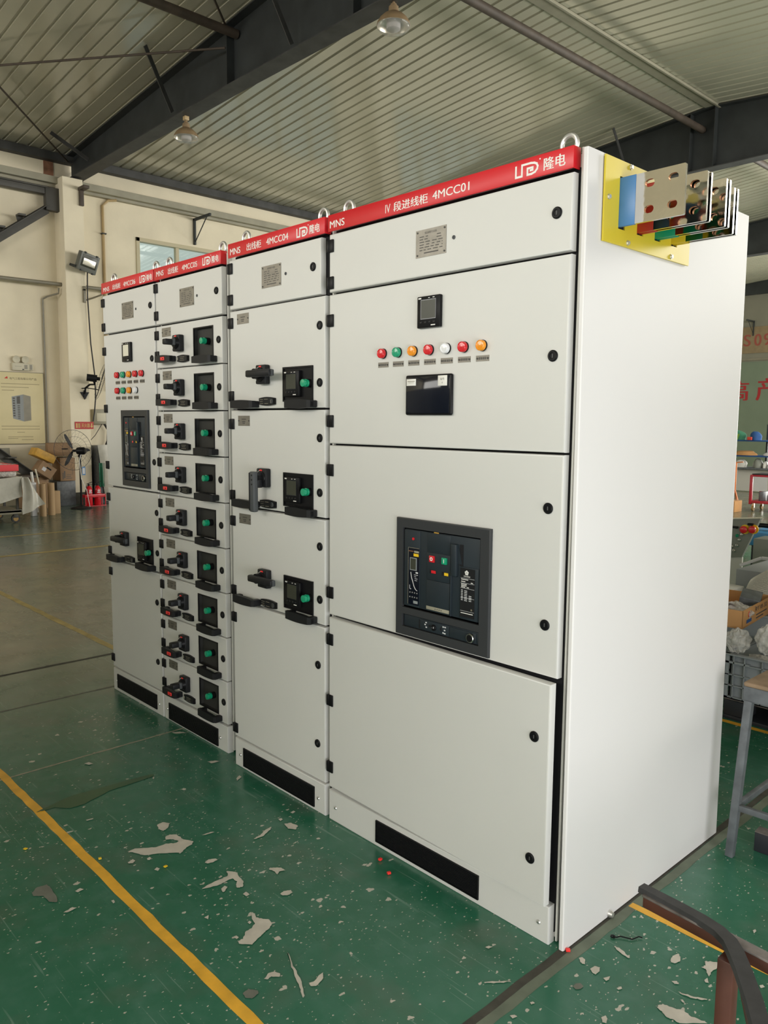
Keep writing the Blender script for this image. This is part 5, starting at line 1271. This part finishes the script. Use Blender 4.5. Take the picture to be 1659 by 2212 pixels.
b = B(); b.box(0, .10, 0, .12, 0, .07, 'bench_grey', .004); tag(obj('grey_part', b, loc=(-.66, 2.40, .52), rot=(.25, .15, .3)), 'dark grey plastic part lying in the orange cardboard box', 'part')
b = B(); b.grid(lambda u, v: (-.66 + .12 * u, 2.20 + .14 * v + .03 * u, .565 + .02 * math.sin(5 * u + 4 * v) - .03 * v), 8, 8, 'paper'); tag(obj('paper_sheet', b, smooth=80), 'crumpled white paper sheet on the bags in the orange cardboard box', 'paper')
bagblob('plastic_bag', (-.528, 2.112, .362), (.060, .028, .062), 'crumpled clear bag at the crate rim beside the cabinet', seed=5)
bagblob('plastic_bag', (-.37, 2.06, .40), (.048, .04, .07), 'clear plastic bag bulging over the right of the crate', seed=8)
bagblob('plastic_bag', (-.46, 2.24, .30), (.06, .04, .02), 'flat white bag lying inside the ribbed crate', seed=12)
b = B(); b.box(-.025, .025, -.02, .02, 0, .02, 'cloth_blue', .006); tag(obj('blue_part', b, loc=(-.57, 2.20, .345), rot=(0, 0, .4)), 'small dark blue piece under the clear bag at the crate rim', 'part')
b = drape(lambda u, v: (-.79 + .62 * u, 2.78 + .10 * v - .1 * u, .50 + v * (.09 + .45 * u ** .9) + .012 * math.sin(6 * u + 3 * v)), 40, 24, 'bubble')
tag(obj('bubble_wrap', b, smooth=80), 'silvery bubble foil rising behind the orange cardboard box', 'bubble wrap')
t = thing('metal_tray', 'grey metal tray with raised rim behind the bubble foil', 'tray', (-1.01, 3.2, .42))
b = B(); b.box(0, .6, 0, .5, .0, .165, 'crate_grey', .004); obj('tray_body', b, t)
b = B()
for (p, q_) in (((.02, 0, .19), (.13, .05, .245)), ((.13, .05, .245), (.6, .05, .255))): b.beam(p, q_, .018, .018, 'paper', .004)
obj('rim', b, t)
for x in (.02, .56):
    for y in (.02, .46): b = B(); b.box(x, x + .025, y, y + .025, -.42, .0, 'crate_grey'); obj('leg', b, t)
b = B(); b.box(-.14, .14, -.10, .10, 0, .5, 'white_part', .004); tag(obj('white_box', b, loc=(-1.06, 3.02, 0)), 'pale box with yellow tape just beside the cabinet edge, under the tray', 'box')
# control panel door with emergency stops
t = thing('control_panel', 'olive grey control panel with two emergency stops and chrome switches', 'control panel', (-1.40, 4.0, 0))
b = B(); b.prism([(-.14, .785), (.208, .825), (.092, .533), (-.14, .498)], 0, .03, 'olive_grey'); b.prism([(-.14, .785), (.208, .825), (.212, .832), (-.14, .792)], -.01, .04, 'cream'); obj('panel_sheet', b, t, smooth=0)
b = B(); b.box(-.14, .092, .01, .03, .0, .53, 'white_part', .003); obj('support', b, t)
for k, (x, z) in enumerate(((.112, .738), (.172, .744))):
    b = B(); b.cyl((0, 0, 0), (0, -.006, 0), .034, 'yellow_sticker', 24); b.cyl((0, 0, 0), (0, -.03, 0), .014, 'yellow_sticker', 16); b.lathe((0, -.02, 0), (0, -1, 0), [(.012, 0), (.026, .008), (.026, .018), (.018, .024), (0, .025)], 'lens_red', 24); obj('emergency_stop', b, t, (x - .004, -.002, z))
for (x, z, m) in ((.052, .686, 'lens_green'), (.085, .698, 'steel'), (.069, .657, 'steel'), (.054, .614, 'steel'), (.018, .603, 'steel'), (.034, .574, 'steel')):
    b = B(); b.lathe((0, 0, 0), (0, -1, 0), [(.012, 0), (.012, .008), (.008, .012), (0, .012)], m, 18); b.box(-.002, .002, -.022, -.01, -.009, .009, m, .001); o = obj('selector_switch', b, t, (x, 0, z))
    if m == 'lens_green': o['label'] = 'green push button'
for (x, z) in ((.037, .746), (.143, .778)):
    b = B(); b.box(-.02, .02, -.012, 0, -.008, .008, 'black_plastic', .003); b.cyl((.014, -.01, 0), (.014, -.024, 0), .009, 'black_plastic'); obj('turn_handle', b, t, (x, 0, z))
t = thing('blue_machine', 'blue painted machine bed with a grey motor box behind the control panel', 'machine', (-1.5, 5.5, 0))
b = B(); b.box(-.30, .8, -.25, .3, .44, .56, 'blue_paint', .01); b.box(-.26, -.2, -.2, .2, 0, .44, 'dark_steel'); b.box(.4, .46, -.2, .2, 0, .44, 'dark_steel'); obj('bed', b, t)
b = B(); b.box(-.13, .5, -.5, -.26, .30, .54, 'olive_grey', .008); obj('motor_box', b, t)
b = B(); b.cyl((-.15, -.05, .60), (.15, -.05, .60), .045, 'steel', 18); b.cyl((-.02, -.05, .60), (.06, -.05, .60), .06, 'steel', 18); b.cyl((-.3, -.05, .6), (-.15, -.05, .6), .02, 'black_plastic'); obj('spindle', b, t)
b = B(); b.box(-.4, .5, -.3, .3, 0, .02, 'wood_top', .003); tag(obj('wood_sheet', b, loc=(-1.75, 7.0, .55)), 'pale wooden sheet on trestles behind the control panel', 'board')
for k, (x, lb) in enumerate(((-2.05, 'left grey trestle under the pale wooden sheet'), (-1.4, 'right grey trestle under the pale wooden sheet'))):
    b = B(); b.box(-.03, .03, -.28, .28, .5, .548, 'bench_grey'); b.box(-.03, .03, -.26, -.2, 0, .5, 'bench_grey'); b.box(-.03, .03, .2, .26, 0, .5, 'bench_grey'); tag(obj('trestle', b, loc=(x, 7.0, 0)), lb, 'trestle')
# black-edged brown frame in the near right corner
t = thing('steel_trestle', 'brown painted steel frame edged with worn black rubber, near right corner', 'steel frame', (.42, -.26, 0))
b = B(); b.beam((-.165, .030, .430), (.35, -.005, .430), .020, .026, 'brown_paint', .003); b.beam((-.165, .030, .446), (.35, -.005, .446), .028, .006, 'scuffed', .002); obj('cross_rail', b, t)
b = B(); b.box(.030, .062, -.040, -.006, 0, .43, 'brown_paint', .003); obj('leg', b, t)
b = B(); b.box(.30, .335, -.020, .015, 0, .43, 'brown_paint', .003); obj('leg', b, t)
b = B(); b.beam((.10, -.075, .42), (.30, -.42, .42), .016, .03, 'brown_paint', .003); b.box(.285, .32, -.44, -.41, 0, .41, 'brown_paint', .003); obj('side_rail', b, t)
b = B(); cl = [(-.178, .036), (-.13, .032), (-.08, .028), (-.03, .022), (.01, .012), (.04, -.006), (.062, -.03), (.093, -.07), (.142, -.14), (.205, -.24), (.305, -.40)]
cl = [Vector((x, y, .458)) for x, y in cl]; vs = []
for i, p in enumerate(cl):
    d_ = (cl[min(i + 1, len(cl) - 1)] - cl[max(i - 1, 0)]).normalized(); nn = Vector((-d_.y, d_.x, 0)); wv = .013 + .005 * min(1, i / 6)
    vs += [p - nn * wv - Vector((0, 0, .012)), p - nn * wv * .85, p + nn * wv * .85, p + nn * wv - Vector((0, 0, .012))]
n = len(cl); b.add(vs, [(i * 4 + k, i * 4 + 4 + k, i * 4 + 4 + (k + 1) % 4, i * 4 + (k + 1) % 4) for i in range(n - 1) for k in range(4)] + [(0, 1, 2, 3), (n * 4 - 1, n * 4 - 2, n * 4 - 3, n * 4 - 4)], 'rubber_strip')
o = obj('rubber_edging', b, t, smooth=40); o['label'] = 'black rubber strip'
# bits on the floor
b = B(); b.tube([(-.045, .168, .004), (-.035, .175, .004), (-.03, .185, .005), (.0, .20, .004), (.008, .222, .006), (.016, .228, .004)], .0018, 'black_plastic', 6); b.tube([(-.045 + .006 * math.cos(i), .170 + .006 * math.sin(i), .004) for i in range(7)], .002, 'black_plastic', 6)
tag(obj('cable_tie', b), 'black cable tie lying on the green floor by the side panel', 'cable tie')
for (x, y, m, lb) in ((-1.682, -.92, 'yellow_sticker', 'small yellow scrap left of the yellow line on the floor'), (-1.449, -.755, 'yellow_sticker', 'small yellow scrap just right of the yellow floor line'), (-1.255, -.614, 'yellow_sticker', 'small yellow scrap below the largest paint chip'),
                      (-.80, -.055, 'tab_red', 'small red cap on the floor under the vent of the widest cabinet'), (-.72, -.09, 'tab_red', 'small red cap on the floor, further right under the vent'), (-.098, .02, 'tab_red', 'small red cap at the foot of the side panel')):
    b = B(); b.box(-.006, .006, -.005, .005, 0, .003 if m != 'tab_red' else .007, m, .001); tag(obj('scrap', b, loc=(x, y, .0024), rot=(0, 0, random.uniform(0, 3))), lb, 'scrap')

# ------------------------------------------------------------------ right strip far away
t = thing('tool_cart', 'red steel tool cart with a white sheet hung on it', 'cart', (-4.60, 12.2, 0))
for (x, y) in ((0.02, .02), (.62, .02), (.02, .45), (.62, .45)):
    b = B(); b.box(x - .022, x + .022, y - .022, y + .022, .12, .62, 'cart_red', .004); obj('upright', b, t)
b = B(); b.box(0, .64, 0, .47, .60, .63, 'cart_red', .006); b.box(.02, .62, .02, .45, .632, .65, 'pallet_black', .006); obj('top_shelf', b, t)
b = B(); b.box(0, .64, 0, .47, .14, .18, 'cart_red', .006); obj('bottom_shelf', b, t)
b = B(); b.cyl((.25, .2, .24), (.48, .2, .24), .065, 'bench_grey', 20); b.box(.12, .2, .1, .3, .18, .34, 'bench_grey', .01); tag(obj('motor', b, loc=(-4.6, 12.2, 0.0)), 'dark electric motor lying on the lower shelf of the red cart', 'motor')
b = B(); b.box(.07, .29, -.012, -.008, .36, .60, 'paper'); o = obj('paper_sheet', b, t); o['label'] = 'white sheet'
for (x, y) in ((.06, .05), (.58, .05), (.06, .42), (.58, .42)):
    b = B(); b.cyl((x - .015, y, .05), (x + .015, y, .05), .048, 'wheel_yellow', 18); b.box(x - .02, x + .02, y - .02, y + .02, .06, .14, 'steel'); obj('castor', b, t)
t = thing('jack_stand', 'orange steel stand with splayed legs left of the red cart', 'stand', (-5.36, 13.4, 0))
b = B(); b.cyl((0, 0, .26), (0, 0, .78), .02, 'orange_paint'); b.beam((-.02, 0, .77), (.13, 0, .79), .02, .02, 'orange_paint'); obj('post', b, t)
for (x, y) in ((-.11, -.05), (.11, -.05), (0, .12), (0, -.12)):
    b = B(); b.beam((0, 0, .28), (x, y, .0), .02, .012, 'orange_paint'); obj('leg', b, t)
b = B(); b.box(-.11, .11, -.06, -.045, .03, .045, 'orange_paint'); obj('tie_bar', b, t)
carton(-4.78, 11.9, 0, .3, .26, .19, 'carton_orange', 'orange-brown carton on the floor in front of the orange stand', rz=-PI / 2, lab=(.0, .06, .05, .12))
# shelving with oddments
t = thing('workshop_shelving', 'blue workshop shelves against the far wall behind the red cart', 'shelving', (-6.6, 16.2, 0))
for z in (.78, 1.12):
    b = B(); b.box(-.6, 1.6, 0, .5, z, z + .03, 'cloth_blue', .002); obj('shelf', b, t)
b = B(); b.box(-.6, 1.6, -.1, .6, .50, .54, 'bench_grey', .003); obj('worktop', b, t)
b = B(); b.box(-.6, 1.6, 0, .04, .02, .5, 'white_part'); obj('lower_panel', b, t)
for x in (-.6, .5, 1.58):
    b = B(); b.box(x, x + .04, .46, .5, 0, 1.5, 'dark_steel'); obj('upright', b, t)
for k, (x, z, sx, sz, m, lb) in enumerate(((-.05, 1.152, .55, .22, 'cloth_green', 'dark green cloth bundle on the top blue shelf'), (.42, 1.152, .22, .19, 'cloth_blue', 'blue cloth bundle on the top blue shelf'), (.2, .812, .5, .10, 'carton_orange', 'brown cardboard stack on the lower blue shelf'), (.75, .812, .3, .08, 'paper', 'white paper stack on the lower blue shelf'),
        (.1, .542, .35, .17, 'white_part', 'pale parts heap on the shelf worktop'), (.5, .542, .2, .2, 'olive_grey', 'olive canister on the shelf worktop'), (.8, .542, .22, .16, 'paper', 'white plastic box on the shelf worktop'), (.66, .60, .1, .15, 'white_part', 'small white fitting standing on the shelf worktop'))):
    rnd = random.Random(k + 20); ph = [rnd.uniform(0, 6) for _ in range(4)]
    b = B(); b.grid(lambda u, v: (sx / 2 * math.cos(PI / 2 * v) ** .6 * math.cos(2 * PI * u) * (1 + .14 * math.sin(4 * PI * u + ph[0]) + .1 * math.sin(9 * v + ph[1])), .12 * math.cos(PI / 2 * v) ** .6 * math.sin(2 * PI * u), sz * math.sin(PI / 2 * v) * (1 + .22 * math.sin(2 * PI * u + ph[2]) * (1 - v) + .12 * math.sin(6 * PI * u + ph[3]) * (1 - v))), 24, 10, m, close_u=True)
    tag(obj(('cloth_bundle', 'cloth_bundle', 'cardboard_stack', 'paper_stack', 'parts_heap', 'canister', 'plastic_box', 'metal_fitting')[k], b, loc=(-6.6 + x, 16.3, z if z != .60 else .542), smooth=30), lb, 'cloth' if k < 2 else 'workshop item')
b = B(); b.grid(lambda u, v: (-.1 + .35 * u - .05 * v, -.02 - .03 * u, .0 - .14 * v * u + .05 * u), 8, 6, 'cloth_lime'); tag(obj('cloth', b, loc=(-6.7, 16.14, 1.24)), 'lime green cloth hanging from the top blue shelf', 'cloth')
b = B(); b.box(-.05, .05, -.02, .02, 0, .07, 'poster_red', .01); tag(obj('cloth', b, loc=(-6.25, 16.13, 1.152)), 'small red cloth between the green and blue bundles on the shelf', 'cloth')
# writing on the far end wall
t = thing('wall_sign', 'brownish sign with red letters S09 high on the far wall', 'sign', (-10.95, YB, 3.90))
b = B(); b.box(-.6, 3.2, -.03, 0, 0, .88, 'conduit_dim', .004); obj('board', b, t)
b = B()
for (s_, x) in (('S', .30), ('0', .655), ('9', .965), ('0', 1.30), ('0', 1.63), ('1', 1.98)): text(b, s_, x, x + .22, .24, .63, -.032, 'sign_brown', bold=.012)
obj('lettering', b, t, smooth=0)
b = B(); b.box(XL, -5.6, YB - .06, YB - .001, 3.66, 3.72, 'pipe_grey'); tag(obj('wall_rail', b), 'thin dark rail along the far wall under the sign', 'rail')
for s_, x0, x1, z0, z1, lb in (('高', -11.02, -10.42, 2.31, 2.98, 'red painted character beside the cabinet edge on the far wall'), ('产', -10.14, -9.50, 2.31, 3.05, 'red painted character on the far wall, at the picture edge')):
    b = B(); text(b, s_, x0, x1, z0, z1, YB - .006, 'wall_red', bold=.02); tag(obj('wall_character', b, smooth=0), lb, 'lettering', 'red characters on the far wall')

# unseen cabinets added behind the viewer to shade the lower part of the fronts
for k in range(8):
    t = thing('switchgear_cabinet', 'closed light grey cabinet, added unseen behind the viewer to shade the fronts', 'switchgear cabinet', (-1.3 - k * .96, -3.3, 0), (0, 0, PI), group='added shading cabinets')
    b = B(); b.box(0, .955, .03, 1.0, 0, 2.24, 'powder_coat', .004); obj('carcass', b, t)
    b = B(); b.panel(.95, 2.0, .024, .0045, 'powder_coat'); obj('door', b, t, (.003, 0, .15))
